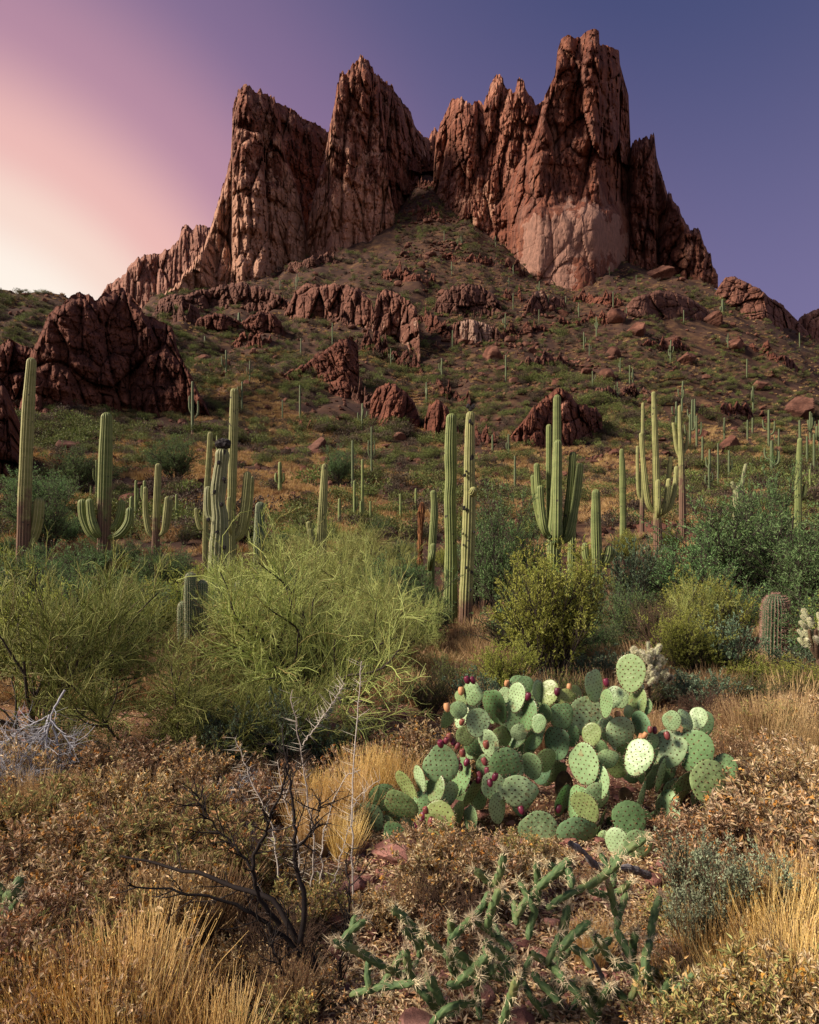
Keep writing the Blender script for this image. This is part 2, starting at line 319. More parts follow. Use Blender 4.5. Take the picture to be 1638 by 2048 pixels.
c = ramp(t, noise(t, pos(t, (1, 1, 1)), 18., 8, .75, 1.5), [(.3, (.06, .055, .06)), (.5, (.22, .21, .22)), (.68, (.44, .42, .42))]); finish(t, c, .9, noise(t, pos(t), 55., 6, .7, 1.), .012, 1.)
m, t = newmat('dead_saguaro'); M['dead_saguaro'] = m
c = ramp(t, noise(t, pos(t, (3, 3, 1)), 3., 6, .7), [(.35, (.035, .014, .008)), (.5, (.16, .065, .025)), (.68, (.42, .22, .09))]); finish(t, c, .9, noise(t, pos(t), 20., 5, .7), .03, 1.)
m, t = newmat('black_scar'); M['scar'] = m
c = ramp(t, noise(t, pos(t), 16., 6, .7), [(.35, (.012, .011, .012)), (.6, (.06, .055, .055)), (.75, (.22, .21, .21))]); finish(t, c, .9, noise(t, pos(t), 30., 5, .7), .03, 1.)

# ------------------------------------------------------------------ terrain
NEARZ = [(0.3, 0.), (12., .0), (20., .22), (28., .75)]
PROF = {   # photo column: (depth, photo row of the slope there)
 -900: [(35, 1122), (60, 1010), (100, 900), (160, 800), (230, 700)],
 -400: [(35, 1122), (45, 1060), (60, 1000), (90, 880), (130, 760), (180, 620), (230, 520)],
 0: [(35, 1122), (45, 1062), (60, 1000), (90, 905), (120, 830), (160, 710), (200, 610), (230, 548)],
 100: [(35, 1122), (45, 1062), (60, 1000), (90, 905), (120, 835), (160, 725), (200, 630), (230, 566)],
 200: [(35, 1122), (45, 1066), (60, 1010), (90, 912), (120, 848), (160, 750), (200, 660), (230, 606)],
 300: [(35, 1122), (45, 1068), (60, 1015), (90, 920), (120, 858), (160, 775), (200, 690), (240, 645), (300, 618), (360, 600), (420, 590)],
 420: [(35, 1122), (45, 1070), (60, 1020), (90, 930), (120, 868), (160, 785), (200, 710), (240, 655), (300, 612), (360, 585), (400, 572)],
 540: [(35, 1122), (45, 1075), (60, 1028), (90, 945), (120, 885), (160, 800), (200, 720), (240, 655), (300, 595), (350, 560), (390, 540)],
 640: [(35, 1122), (45, 1078), (60, 1032), (90, 955), (120, 895), (160, 805), (200, 722), (240, 655), (300, 580), (350, 530), (390, 498)],
 760: [(35, 1122), (45, 1080), (60, 1036), (90, 962), (120, 905), (160, 825), (200, 745), (240, 668), (300, 578), (350, 515), (390, 470), (430, 430)],
 850: [(35, 1122), (45, 1082), (60, 1040), (90, 970), (120, 912), (160, 840), (200, 765), (240, 690), (300, 588), (350, 510), (390, 450), (430, 395), (470, 340), (510, 282)],
 950: [(35, 1122), (45, 1082), (60, 1040), (90, 975), (120, 915), (160, 840), (200, 760), (250, 668), (300, 585), (350, 510), (390, 455), (430, 420)],
 1040: [(35, 1122), (45, 1080), (60, 1040), (90, 972), (120, 912), (160, 832), (200, 755), (250, 672), (300, 600), (350, 545), (390, 500)],
 1150: [(35, 1120), (45, 1075), (60, 1036), (90, 970), (120, 915), (160, 838), (200, 762), (250, 685), (300, 620), (345, 572), (390, 540)],
 1250: [(35, 1115), (45, 1070), (60, 1032), (90, 968), (120, 915), (160, 842), (200, 770), (250, 685), (300, 615), (340, 570), (380, 532), (420, 510)],
 1450: [(35, 1105), (45, 1062), (60, 1028), (90, 975), (120, 932), (160, 870), (200, 805), (250, 722), (300, 650), (350, 588), (380, 557)],
 1540: [(35, 1105), (45, 1062), (60, 1030), (90, 980), (120, 940), (160, 885), (200, 822), (250, 745), (300, 678), (350, 618), (375, 595)],
 1620: [(35, 1105), (45, 1065), (60, 1032), (90, 985), (120, 945), (160, 895), (200, 840), (250, 775), (300, 715), (350, 668)],
 1800: [(35, 1110), (45, 1072), (60, 1040), (90, 1000), (120, 960), (200, 880), (300, 790), (350, 760)],
 2400: [(35, 1120), (60, 1070), (120, 1030), (200, 990), (350, 940)]}
TU = np.linspace(math.atan((-900 - CX) / FPX), math.atan((2400 - CX) / FPX), 420)
TL = np.linspace(math.log(.3), math.log(3000), 420)
_rows = []; _ks = sorted(PROF)
for k in _ks:
    pts = NEARZ + [(Y, EYE + (HZ - v) / FPX * Y) for Y, v in PROF[k]]
    Yl, zl = pts[-1]; pts += [(Yl * 1.15, zl * 1.0), (900, zl * .8), (3000, zl * .3)]
    _rows.append(np.interp(TL, np.log([a for a, b in pts]), [b for a, b in pts]))
_rows = np.array(_rows); _kt = np.arctan((np.array(_ks) - CX) / FPX)
ZMAP = np.stack([np.interp(TU, _kt, _rows[:, j]) for j in range(len(TL))], 1)
for _ in range(2):
    for ax, r in ((0, 3), (1, 3)):
        ZMAP = sum(np.roll(np.pad(ZMAP, [(r, r) if a == ax else (0, 0) for a in (0, 1)], mode='edge'), s, ax) for s in range(-r, r + 1)) / (2 * r + 1)
        ZMAP = ZMAP[r:-r, :] if ax == 0 else ZMAP[:, r:-r]
def H(x, y):
    x = np.asarray(x, float); y = np.asarray(y, float); r = np.hypot(x, y); th = np.arctan2(x, y)
    lim = np.clip(th, TU[0], TU[-1]); Y = np.maximum(np.where(np.abs(th - lim) < 1e-6, y, r * np.cos(lim)), .3)
    fi = np.clip((lim - TU[0]) / (TU[1] - TU[0]), 0, len(TU) - 1.001); fj = np.clip((np.log(Y) - TL[0]) / (TL[1] - TL[0]), 0, len(TL) - 1.001)
    i = fi.astype(int); j = fj.astype(int); a = fi - i; b = fj - j
    z = (ZMAP[i, j] * (1 - a) + ZMAP[i + 1, j] * a) * (1 - b) + (ZMAP[i, j + 1] * (1 - a) + ZMAP[i + 1, j + 1] * a) * b
    z = z * (1 - sstep(.0, .9, np.abs(th - lim)) * .85)
    amp = sstep(30, 140, r)
    z = z + amp * (fbm(x / 34, y / 34, 5, 5) * 3.4 * np.clip(r / 250, .3, 1.1) + (np.abs(fbm(x / 16, y / 60, 4, 9)) - .2) * -2.2 * np.clip(r / 250, .3, 1))
    gl = fbm(x / 22 + .35 * fbm(x / 60, y / 60, 2, 15), y / 150, 4, 19); z = z + sstep(70, 200, r) * (np.abs(gl) - .25) * 7.5 + sstep(80, 200, r) * np.clip(fbm(x / 20, y / 14, 4, 23) - .12, 0, 1) * 5.
    z = z + sstep(4, 40, r) * fbm(x / 6, y / 6, 4, 21) * .45 + sstep(60, 200, r) * np.clip(fbm(x / 9, y / 9, 3, 31), 0, 1) * 1.6
    z = z + fbm(x / .9, y / .9, 4, 41) * .055
    return z
HU = np.linspace(-420, 1900, 640); HY = np.exp(np.linspace(math.log(1.6), math.log(760), 900)); _kx = (HU - CX) / FPX
HE = np.maximum.accumulate((H(_kx[:, None] * HY[None], HY[None] + 0 * _kx[:, None]) - EYE) / HY[None], 1)      # rising skyline of every column
def hit(u, v, y0=1.6, *_):
    """where the ray through photo pixel (u, v) meets the ground"""
    u = np.atleast_1d(np.asarray(u, float)); v = np.atleast_1d(np.asarray(v, float)); kx = (u - CX) / FPX; kz = (HZ - v) / FPX; Y = np.full(u.shape, np.nan)
    ci = np.clip(np.rint((u - HU[0]) / (HU[1] - HU[0])).astype(int), 0, len(HU) - 1)
    for i in range(len(u)):
        j = np.searchsorted(HE[ci[i]], kz[i])
        if j < len(HY): Y[i] = HY[j] if HY[j] >= y0 else np.nan
    return np.stack([kx * Y, Y, H(np.nan_to_num(kx * Y), np.nan_to_num(Y, nan=5.))], -1)
def at(u, v, Y): return np.array([(u - CX) / FPX * Y, Y, EYE + (HZ - v) / FPX * Y])
def onground(u, Y): x = (u - CX) / FPX * Y; return np.array([x, Y, float(H(np.array([x]), np.array([Y]))[0])])

def build_ground():
    a = math.atan(900 / FPX); th = np.concatenate([np.linspace(-pi, -a - .02, 60), np.linspace(-a, a, 340), np.linspace(a + .02, pi, 60)[:-1]])
    r = np.concatenate([np.exp(np.linspace(math.log(.3), math.log(40), 120)), np.exp(np.linspace(math.log(40.6), math.log(560), 270)), np.exp(np.linspace(math.log(580), math.log(4000), 24))])
    T, R = np.meshgrid(th, r, indexing='ij'); X = np.sin(T) * R; Y = np.cos(T) * R; Z = H(X, Y)
    n, k = T.shape; i = np.arange(n)[:, None]; j = np.arange(k - 1)[None, :]; i2 = (i + 1) % n
    q = np.stack([i * k + j, i * k + j + 1, i2 * k + j + 1, i2 * k + j], -1).reshape(-1, 4)
    G = Geo(); V = np.stack([X, Y, Z], -1).reshape(-1, 3); G.add(np.vstack([V, [[0, 0, 0.]]]), q, np.stack([np.arange(n) * k, (np.arange(n) + 1) % n * k, np.full(n, n * k)], -1))
    tag(link('ground', G.mesh('ground', M['ground'])), 'rocky desert ground rising from the gravel flat to the foot of the cliffs', kind='structure')
build_ground()

# ------------------------------------------------------------------ cliffs and outcrops
def pl(pts, u): p = np.array(pts, float); return np.interp(u, p[:, 0], p[:, 1])
def relief(name, label, cat, top, base, mat, nu=200, nv=170, seed=0, cells=((19, 80, 6.), (8, 30, 4.), (3.6, 11, 2.2), (1.7, 4.2, 1.)), jag=9, jagw=9, lean=.16, rnd=25., roll=10, Y=None, dY=0., fine=1., group=None, pale=None, lich=None, smooth=None, thick=40., sink=22, tilt=0., bulge=None):
    if cells[0][0] < 15: fine = fine * .5
    rng = np.random.default_rng(seed); tp = np.array(top, float)
    s = np.r_[0, np.cumsum(np.hypot(np.diff(tp[:, 0]) * 1.6, np.diff(tp[:, 1]) * .7))]; ss = np.linspace(0, s[-1], nu); u = np.interp(ss, s, tp[:, 0]); vt = np.interp(ss, s, tp[:, 1]); vt0 = vt.copy()
    if jag:
        for k, (jw, ja) in enumerate(((jagw, 1.), (jagw * .45, .5))):
            c = u / jw + fbm(u / jw / 3, u * 0, 2, seed + 3) * 1.2; ci = np.floor(c); f = c - ci
            vt = vt - jag * ja * (h2(ci, ci * 0, seed + 50 + k) ** 1.5) * np.clip(1.25 - np.abs(2 * f - 1) ** 3.5 - .25 * f * h2(ci, ci * 0, seed + 60), 0, 1) + jag * ja * .25
    vb = pl(base, u) + sink; vt = np.minimum(vt, vb - 1.5)
    if Y is None:
        Yb = np.full(nu, np.nan)
        for dv in (0, 8, 18, 30, 45):
            hb = hit(u, pl(base, u) + dv); Yb = np.where(np.isnan(Yb), hb[:, 1], Yb)
        good = ~np.isnan(Yb); Yb = np.interp(u, u[good], Yb[good])
        o = np.argsort(u); ker = np.ones(41) / 41; Yb = np.convolve(np.pad(Yb, 20, mode='edge'), ker, 'valid')
    else: Yb = pl(Y, u) if isinstance(Y, (list, tuple)) else np.full(nu, float(Y))
    Yb = Yb + dY
    t = np.linspace(0, 1, nv) ** .95; U = u[:, None] + 0 * t; V = vb[:, None] + (vt - vb)[:, None] * t; YB = Yb[:, None] + 0 * t
    X = (U - CX) / FPX * YB; Z = (HZ - V) / FPX * YB; Z0 = (HZ - vb) / FPX * Yb
    sm = np.ones_like(U) if smooth is None else smooth(U, V)
    rel = 0
    wx = fbm(X / 40, Z / 90, 3, seed) * 4 * min(1, cells[0][0] / 12) + tilt * Z
    for i, (cw, ch, am) in enumerate(cells):
        F1, F2, cid, ox, oy, k2 = worley((X + wx) / cw + fbm(X / cw / 1.5, Z / ch / 1.5, 2, seed + 9) * .35, Z / ch + fbm(X / cw, Z / ch, 2, seed + 29) * .3, seed * 7 + i * 13)
        rel = rel + am * ((cid - .5) * 1.25 + ox * (k2 - .5) * 2.4 - np.abs(ox) * .8 + oy * (cid - .7) * .5 - .75 * np.exp(-(F2 - F1) * 11))      # tilted slabs parted by joints
    sc = cells[0][0] / 16.
    rel = rel + fine * (fbm(X / (2.6 * sc), Z / (6. * sc), 5, seed + 77, .62) * 1.7 + np.abs(fbm(X / (5. * sc), Z / (26. * sc), 4, seed + 87, .6)) * -3.0 + np.clip(fbm(X / (40 * sc), Z / (6. * sc), 4, seed + 97, .6), -.5, .5) * 3.2) * sc ** .7 + fbm(X / (28 * sc), Z / (50 * sc), 3, seed + 5) * 5. * sc
    eL = (U - u.min()) / (u.max() - u.min()) * 2 - 1
    YY = YB + lean * (Z - Z0[:, None]) + rnd * np.abs(eL) ** 3 - rel * sm + roll * sstep(.88, 1., t)[None, :] ** 2
    if bulge is not None: YY = YY - bulge(U, V)
    P = np.stack([(U - CX) / FPX * YY, YY, EYE + (HZ - V) / FPX * YY], -1)
    # the far side: from the crest back and down to the ground
    back = []
    for dy, f in ((.06, .02), (.35, .25), (.8, .7), (1., 1.05)):
        q = P[:, -1].copy(); q[:, 1] += dy * thick; q[:, 2] -= (P[:, -1, 2] - P[:, 0, 2]) * f; back.append(q[:, None])
    P = np.concatenate([P] + back, 1); k = P.shape[1]
    i = np.arange(nu - 1)[:, None]; j = np.arange(k - 1)[None, :]
    q = np.stack([i * k + j, (i + 1) * k + j, (i + 1) * k + j + 1, i * k + j + 1], -1)
    pa = np.zeros(P.shape[:2]); li = pa.copy()
    if pale: pa[:, :nv] = pale(U, V)
    if lich: li[:, :nv] = lich(U, V)
    G = Geo(); G.add(P, q, pale=pa, lich=li)
    o = link(name, G.mesh(name, mat, False)); tag(o, label, cat, group); return o
CG = 'rock towers of the mountain'
def low_pale(v0, v1, amt): return lambda U, V: amt * sstep(v0, v1, V)
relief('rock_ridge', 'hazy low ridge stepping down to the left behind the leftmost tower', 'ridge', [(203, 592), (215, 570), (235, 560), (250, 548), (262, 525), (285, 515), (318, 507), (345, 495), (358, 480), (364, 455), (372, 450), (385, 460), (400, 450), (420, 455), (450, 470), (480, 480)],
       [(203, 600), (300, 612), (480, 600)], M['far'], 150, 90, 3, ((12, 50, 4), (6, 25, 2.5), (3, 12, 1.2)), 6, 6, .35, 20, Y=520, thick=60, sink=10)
relief('rock_buttress', 'dark recessed wall between the two left rock towers', 'rock buttress', [(540, 200), (565, 208), (590, 222), (605, 236), (620, 243), (640, 252), (652, 262), (668, 262), (690, 250)], [(540, 470), (600, 440), (690, 440)],
       M['tower'], 90, 130, 17, jag=7, jagw=7, Y=[(540, 400), (690, 462)], lean=.12, rnd=3, thick=60, sink=60)
relief('rock_tower', 'leftmost rock tower with sheer fluted face and flat jagged top', 'rock tower',
       [(318, 600), (340, 585), (362, 560), (385, 530), (405, 500), (425, 440), (440, 395), (452, 350), (461, 320), (464, 270), (465, 218), (472, 196), (483, 172), (497, 174), (512, 182), (530, 186), (548, 196), (556, 214), (562, 262), (572, 310), (590, 360), (603, 420), (612, 470), (618, 515)],
       [(318, 604), (400, 585), (470, 568), (540, 556), (600, 522), (618, 518)], M['tower'], 210, 180, 1, jag=11, jagw=7.5, lean=.13, rnd=22, group=CG, pale=lambda U, V: .28 + .34 * sstep(330, 480, V) - .12 * sstep(300, 200, V))
relief('rock_buttress', 'dark shaded back wall falling from the second tower into the gully', 'rock buttress', [(735, 150), (752, 150), (768, 165), (785, 175), (800, 195), (818, 222), (830, 250), (842, 268), (850, 275), (860, 278)], [(735, 480), (790, 470), (830, 330), (860, 300)],
       M['tower'], 110, 150, 27, jag=8, jagw=7, Y=[(735, 425), (800, 448), (860, 500)], lean=.10, rnd=3, thick=60, sink=30)
relief('rock_buttress', 'dark rocky saddle closing the top of the green gully', 'rock buttress', [(800, 330), (815, 300), (828, 268), (838, 262), (848, 274), (858, 276), (864, 262), (870, 256), (876, 266), (884, 275), (892, 290), (905, 320)], [(800, 400), (850, 380), (905, 400)],
       M['tower'], 110, 90, 47, jag=6, jagw=6, Y=500, lean=.55, rnd=3, thick=60, sink=40)
relief('rock_tower', 'second rock tower from the left, broad fluted face under a spiky peak', 'rock tower',
       [(606, 520), (615, 460), (622, 420), (635, 360), (648, 315), (655, 280), (662, 240), (670, 200), (674, 168), (684, 150), (695, 142), (708, 125), (722, 116), (736, 122), (748, 142), (758, 158), (765, 215), (772, 300), (778, 370), (786, 420), (796, 470)],
       [(606, 520), (650, 505), (700, 496), (750, 482), (796, 474)], M['tower'], 200, 180, 2, jag=13, jagw=8, lean=.13, rnd=22, group=CG, pale=lambda U, V: .28 + .36 * sstep(330, 470, V) - .1 * sstep(280, 180, V))
relief('rock_tower', 'row of ragged pinnacles joined in one wall between gully and tallest tower', 'rock tower',
       [(866, 430), (868, 330), (872, 275), (878, 255), (890, 225), (905, 197), (918, 196), (930, 205), (945, 208), (958, 206), (966, 214), (974, 195), (980, 168), (993, 150), (1003, 158), (1012, 176), (1024, 186), (1030, 190), (1034, 165), (1042, 158), (1050, 172), (1062, 195), (1072, 208), (1085, 200), (1100, 205), (1125, 240)],
       [(866, 430), (900, 448), (960, 468), (1030, 495), (1125, 520)], M['tower'], 220, 160, 4, jag=9, jagw=7.5, lean=.12, rnd=10, dY=14, group=CG, pale=lambda U, V: .12 + .15 * sstep(300, 420, V))
def t4_smooth(U, V): return 1 - .8 * sstep(1005, 1060, U) * sstep(385, 450, V - 14 * np.sin((U - 1040) / 220 * pi) * -1)
relief('rock_tower', 'tallest blocky rock tower standing on a smooth pale bulging base', 'rock tower',
       [(950, 486), (966, 455), (985, 420), (1006, 385), (1024, 350), (1044, 318), (1060, 290), (1074, 258), (1084, 215), (1090, 190), (1098, 175), (1110, 150), (1115, 100), (1122, 78), (1136, 68), (1150, 78), (1160, 74), (1172, 64), (1186, 57), (1198, 62), (1199, 90), (1214, 93), (1238, 100), (1240, 128), (1248, 160), (1257, 190), (1258, 215), (1260, 260), (1263, 330), (1266, 400), (1268, 460), (1272, 530)],
       [(950, 470), (1000, 488), (1026, 515), (1050, 545), (1080, 560), (1150, 572), (1220, 555), (1272, 520)], M['tower_pale'], 250, 200, 5, cells=((30, 70, 9.), (13, 32, 4.6), (5.5, 13, 2.2), (2.5, 5, 1.)), jag=3, jagw=12, lean=.10, rnd=34, roll=8, group=CG, smooth=t4_smooth,
       bulge=lambda U, V: 11 * sstep(385, 440, V + 12 * fbm(U / 30, V / 60, 3, 12)) * (1 - ((U - 1147) / 130) ** 2).clip(0, 1) - 3 * np.exp(-((V - 404 - 30 * ((U - 1150) / 110) ** 2 - 14 * fbm(U / 25, U * 0, 2, 4)) / 7) ** 2), pale=lambda U, V: .78 * sstep(1015, 1070, U + 14 * fbm(U / 20, V / 20, 3, 3)) * sstep(-14, 34, V - 408 - 34 * ((U - 1150) / 110) ** 2 - 46 * fbm(U / 16, V / 22, 4, 8, .6)) * (1 - .6 * sstep(440, 560, V + (U - 1150) * .4 + 45 * fbm(U / 50, V / 40, 3, 9))) + .16 * sstep(330, 250, V))  # pale base rock; its fade to lower right is shade put into colour
relief('rock_tower', 'narrow dark rock shoulder stepping down to the right of the tallest tower', 'rock tower',
       [(1252, 520), (1256, 330), (1262, 290), (1272, 278), (1283, 282), (1296, 274), (1309, 276), (1313, 310), (1322, 345), (1330, 375), (1340, 396), (1356, 412), (1368, 440), (1380, 458), (1398, 462), (1408, 490), (1418, 508), (1426, 530), (1436, 552)],
       [(1252, 505), (1300, 520), (1360, 540), (1436, 556)], M['tower'], 170, 170, 6, jag=11, jagw=6, lean=.14, rnd=14, dY=10, group=CG)
OG = 'dark red outcrops on the slopes'
blk = lambda k: ((8 * k, 12 * k, 3. * k), (3.4 * k, 6 * k, 1.6 * k), (1.4 * k, 2.2 * k, .8 * k), (.6 * k, .9 * k, .3 * k))
relief('rock_outcrop', 'big dark red rock outcrop behind the leftmost saguaros', 'outcrop', [(-60, 700), (0, 690), (20, 676), (45, 690), (68, 700), (80, 668), (98, 628), (112, 612), (125, 608), (140, 592), (158, 584), (178, 590), (192, 602), (205, 588), (225, 582), (243, 578), (262, 590), (276, 606), (290, 630), (306, 634), (325, 645), (345, 655), (352, 690), (366, 725), (384, 755), (398, 790), (414, 815), (428, 846)],
       [(-60, 842), (0, 838), (100, 838), (180, 842), (250, 846), (330, 850), (428, 856)], M['dark_rock'], 300, 170, 8, ((8, 16, 3.2), (3.4, 9, 1.5), (1.4, 2.6, .8), (.6, 1.2, .35)), 5, 12, .45, 6, 3, fine=2., group=OG, thick=14, sink=14, tilt=.12, lich=lambda U, V: .42 * np.exp(-(((U - 180) / 60) ** 2 + ((V - 790) / 22) ** 2)) + .4 * np.exp(-(((U - 255) / 30) ** 2 + ((V - 680) / 16) ** 2)))
relief('rock_outcrop', 'yellow-lichened rock ledge at the foot of the leftmost tower', 'outcrop', [(312, 618), (318, 600), (340, 588), (370, 590), (400, 580), (425, 576), (450, 570), (480, 566), (510, 572), (540, 580), (566, 596), (585, 612)], [(312, 625), (380, 630), (450, 625), (520, 628), (585, 632)], M['boulder'], 180, 70, 10, blk(1.1), 5, 14, .5, 4, 3, group=OG, thick=16, sink=10, lich=lambda U, V: .55 * sstep(612, 585, V))
relief('rock_outcrop', 'dark broken rocks under the lichened ledge', 'outcrop', [(385, 662), (395, 640), (415, 628), (440, 626), (462, 634), (480, 645), (500, 632), (520, 622), (545, 628), (560, 645), (575, 668)], [(385, 668), (480, 672), (575, 676)], M['dark_rock'], 130, 60, 11, blk(.7), 5, 10, .4, 4, 2, group=OG, thick=12, sink=8)
relief('rock_outcrop', 'overhanging banded cliff with dark cleft in mid slope', 'outcrop', [(560, 640), (575, 615), (590, 585), (612, 568), (640, 574), (668, 566), (700, 572), (722, 580), (742, 600), (748, 620), (756, 588), (775, 578), (800, 590), (820, 604), (834, 618), (838, 660), (842, 730)], [(560, 650), (640, 650), (700, 650), (740, 668), (790, 690), (842, 745)], M['boulder'], 230, 110, 12, ((8, 14, 3.4), (3.5, 7, 1.8), (1.4, 2.5, .6)), 5, 14, .30, 5, 3, group=OG, thick=16, sink=12, lich=lambda U, V: .5 * np.exp(-((V - 612 - (U - 650) * .06) / 10) ** 2), pale=lambda U, V: .22 * sstep(620, 645, V))
relief('rock_outcrop', 'slanting rib of broken rock below the banded cliff', 'outcrop', [(560, 756), (580, 740), (606, 730), (640, 705), (672, 685), (700, 676), (716, 690), (712, 730), (690, 770), (668, 792)], [(560, 764), (600, 762), (640, 770), (668, 796)] + [(716, 800)], M['dark_rock'], 150, 90, 13, blk(.75), 6, 12, .5, 4, 2, group=OG, thick=10, sink=8, tilt=.5)
relief('rock_outcrop', 'leaning red slabs at the bottom of the gully', 'outcrop', [(736, 850), (742, 800), (756, 775), (775, 768), (795, 772), (815, 785), (830, 808), (842, 846)], [(736, 856), (790, 860), (842, 866)], M['dark_rock'], 120, 90, 14, ((3.4, 10, 2.2), (1.5, 4, .8), (.6, 1.2, .3)), 6, 11, .35, 4, 2, group=OG, thick=8, sink=8, tilt=-.3)
relief('rock_outcrop', 'split upright red slab right of the leaning slabs', 'outcrop', [(846, 872), (850, 835), (858, 812), (872, 800), (884, 806), (894, 812), (902, 832), (906, 880)], [(846, 880), (880, 888), (906, 886)], M['dark_rock'], 80, 90, 15, ((3., 10, 2.), (1.3, 4, .7), (.5, 1.2, .3)), 4, 10, .25, 4, 2, group=OG, thick=6, sink=8)
relief('rock_outcrop', 'jumbled red rocks with a pale patch behind the tall candelabra saguaro', 'outcrop', [(1010, 890), (1030, 862), (1052, 836), (1068, 812), (1085, 800), (1105, 782), (1125, 776), (1140, 788), (1150, 806), (1170, 812), (1192, 818), (1204, 838), (1208, 872)], [(1010, 896), (1100, 902), (1160, 896), (1208, 884)], M['dark_rock'], 160, 90, 16, blk(.62), 6, 13, .5, 4, 2, group=OG, thick=10, sink=8, pale=lambda U, V: .75 * np.exp(-(((U - 1130) / 10) ** 2 + ((V - 812) / 14) ** 2)))
relief('rock_outcrop', 'long smooth boulder slab with yellow lichen below the tallest tower', 'outcrop', [(1246, 640), (1252, 612), (1268, 594), (1290, 588), (1318, 580), (1345, 584), (1375, 594), (1402, 610), (1418, 622), (1422, 640)], [(1246, 645), (1300, 642), (1360, 644), (1422, 646)], M['boulder'], 130, 60, 18, ((14, 9, 2.), (6, 4, 1.), (2, 1.5, .3)), 2, 20, .7, 5, 3, group=OG, thick=14, sink=8, lich=lambda U, V: .42 * sstep(625, 590, V))
relief('rock_outcrop', 'sloping lichened slabs forming the right-hand skyline shoulder', 'outcrop', [(1425, 596), (1438, 572), (1452, 556), (1470, 552), (1482, 562), (1500, 570), (1522, 580), (1540, 596), (1562, 608), (1580, 626), (1600, 646), (1618, 668)], [(1425, 604), (1480, 632), (1540, 650), (1618, 676)], M['boulder'], 170, 80, 19, ((11, 8, 2.6), (5, 4, 1.4), (2, 1.5, .4)), 3, 16, .7, 4, 3, group=OG, thick=16, sink=8, lich=lambda U, V: .40 * sstep(640, 570, V - (U - 1450) * .4))
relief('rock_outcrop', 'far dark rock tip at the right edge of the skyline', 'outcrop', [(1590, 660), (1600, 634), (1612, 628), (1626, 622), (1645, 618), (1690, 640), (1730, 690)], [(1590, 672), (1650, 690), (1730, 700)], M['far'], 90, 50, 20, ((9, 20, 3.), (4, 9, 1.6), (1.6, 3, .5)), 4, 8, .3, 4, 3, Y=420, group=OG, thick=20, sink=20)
relief('rock_outcrop', 'cluster of knobbly red crags below the gully mouth', 'outcrop', [(866, 640), (872, 602), (890, 582), (915, 574), (940, 566), (965, 572), (985, 588), (1000, 608), (1008, 636)], [(866, 646), (930, 640), (1008, 644)], M['boulder'], 120, 70, 22, blk(.95), 6, 12, .5, 5, 3, group=OG, thick=14, sink=8, lich=lambda U, V: .35 * sstep(960, 985, U))
relief('rock_outcrop', 'greyish white streaked rock band under the knobbly crags', 'outcrop', [(884, 684), (892, 655), (915, 645), (945, 640), (975, 648), (995, 658), (1010, 684)], [(884, 690), (950, 690), (1010, 692)], M['boulder'], 110, 60, 23, ((4, 14, 2.2), (2, 6, 1.), (.8, 2, .3)), 5, 9, .4, 4, 2, group=OG, thick=10, sink=8, pale=lambda U, V: .6 * sstep(910, 930, U) * sstep(995, 970, U))
relief('rock_outcrop', 'pair of rough red crags under the pale tower base', 'outcrop', [(1050, 630), (1058, 600), (1070, 582), (1085, 580), (1096, 598), (1110, 592), (1128, 600), (1140, 628)], [(1050, 636), (1100, 632), (1140, 634)], M['boulder'], 90, 60, 24, blk(.7), 4, 10, .5, 4, 2, group=OG, thick=10, sink=8, pale=lambda U, V: .6 * np.exp(-(((U - 1077) / 10) ** 2 + ((V - 588) / 8) ** 2)))
relief('rock_outcrop', 'dark red rock wall at the left edge below the hill', 'outcrop', [(-120, 700), (-60, 690), (-20, 720), (4, 760), (14, 800), (20, 860), (26, 940), (30, 980)], [(-120, 980), (-40, 990), (30, 992)], M['dark_rock'], 110, 130, 25, blk(.6), 4, 12, .4, 3, 2, group=OG, thick=8, sink=10, Y=62)

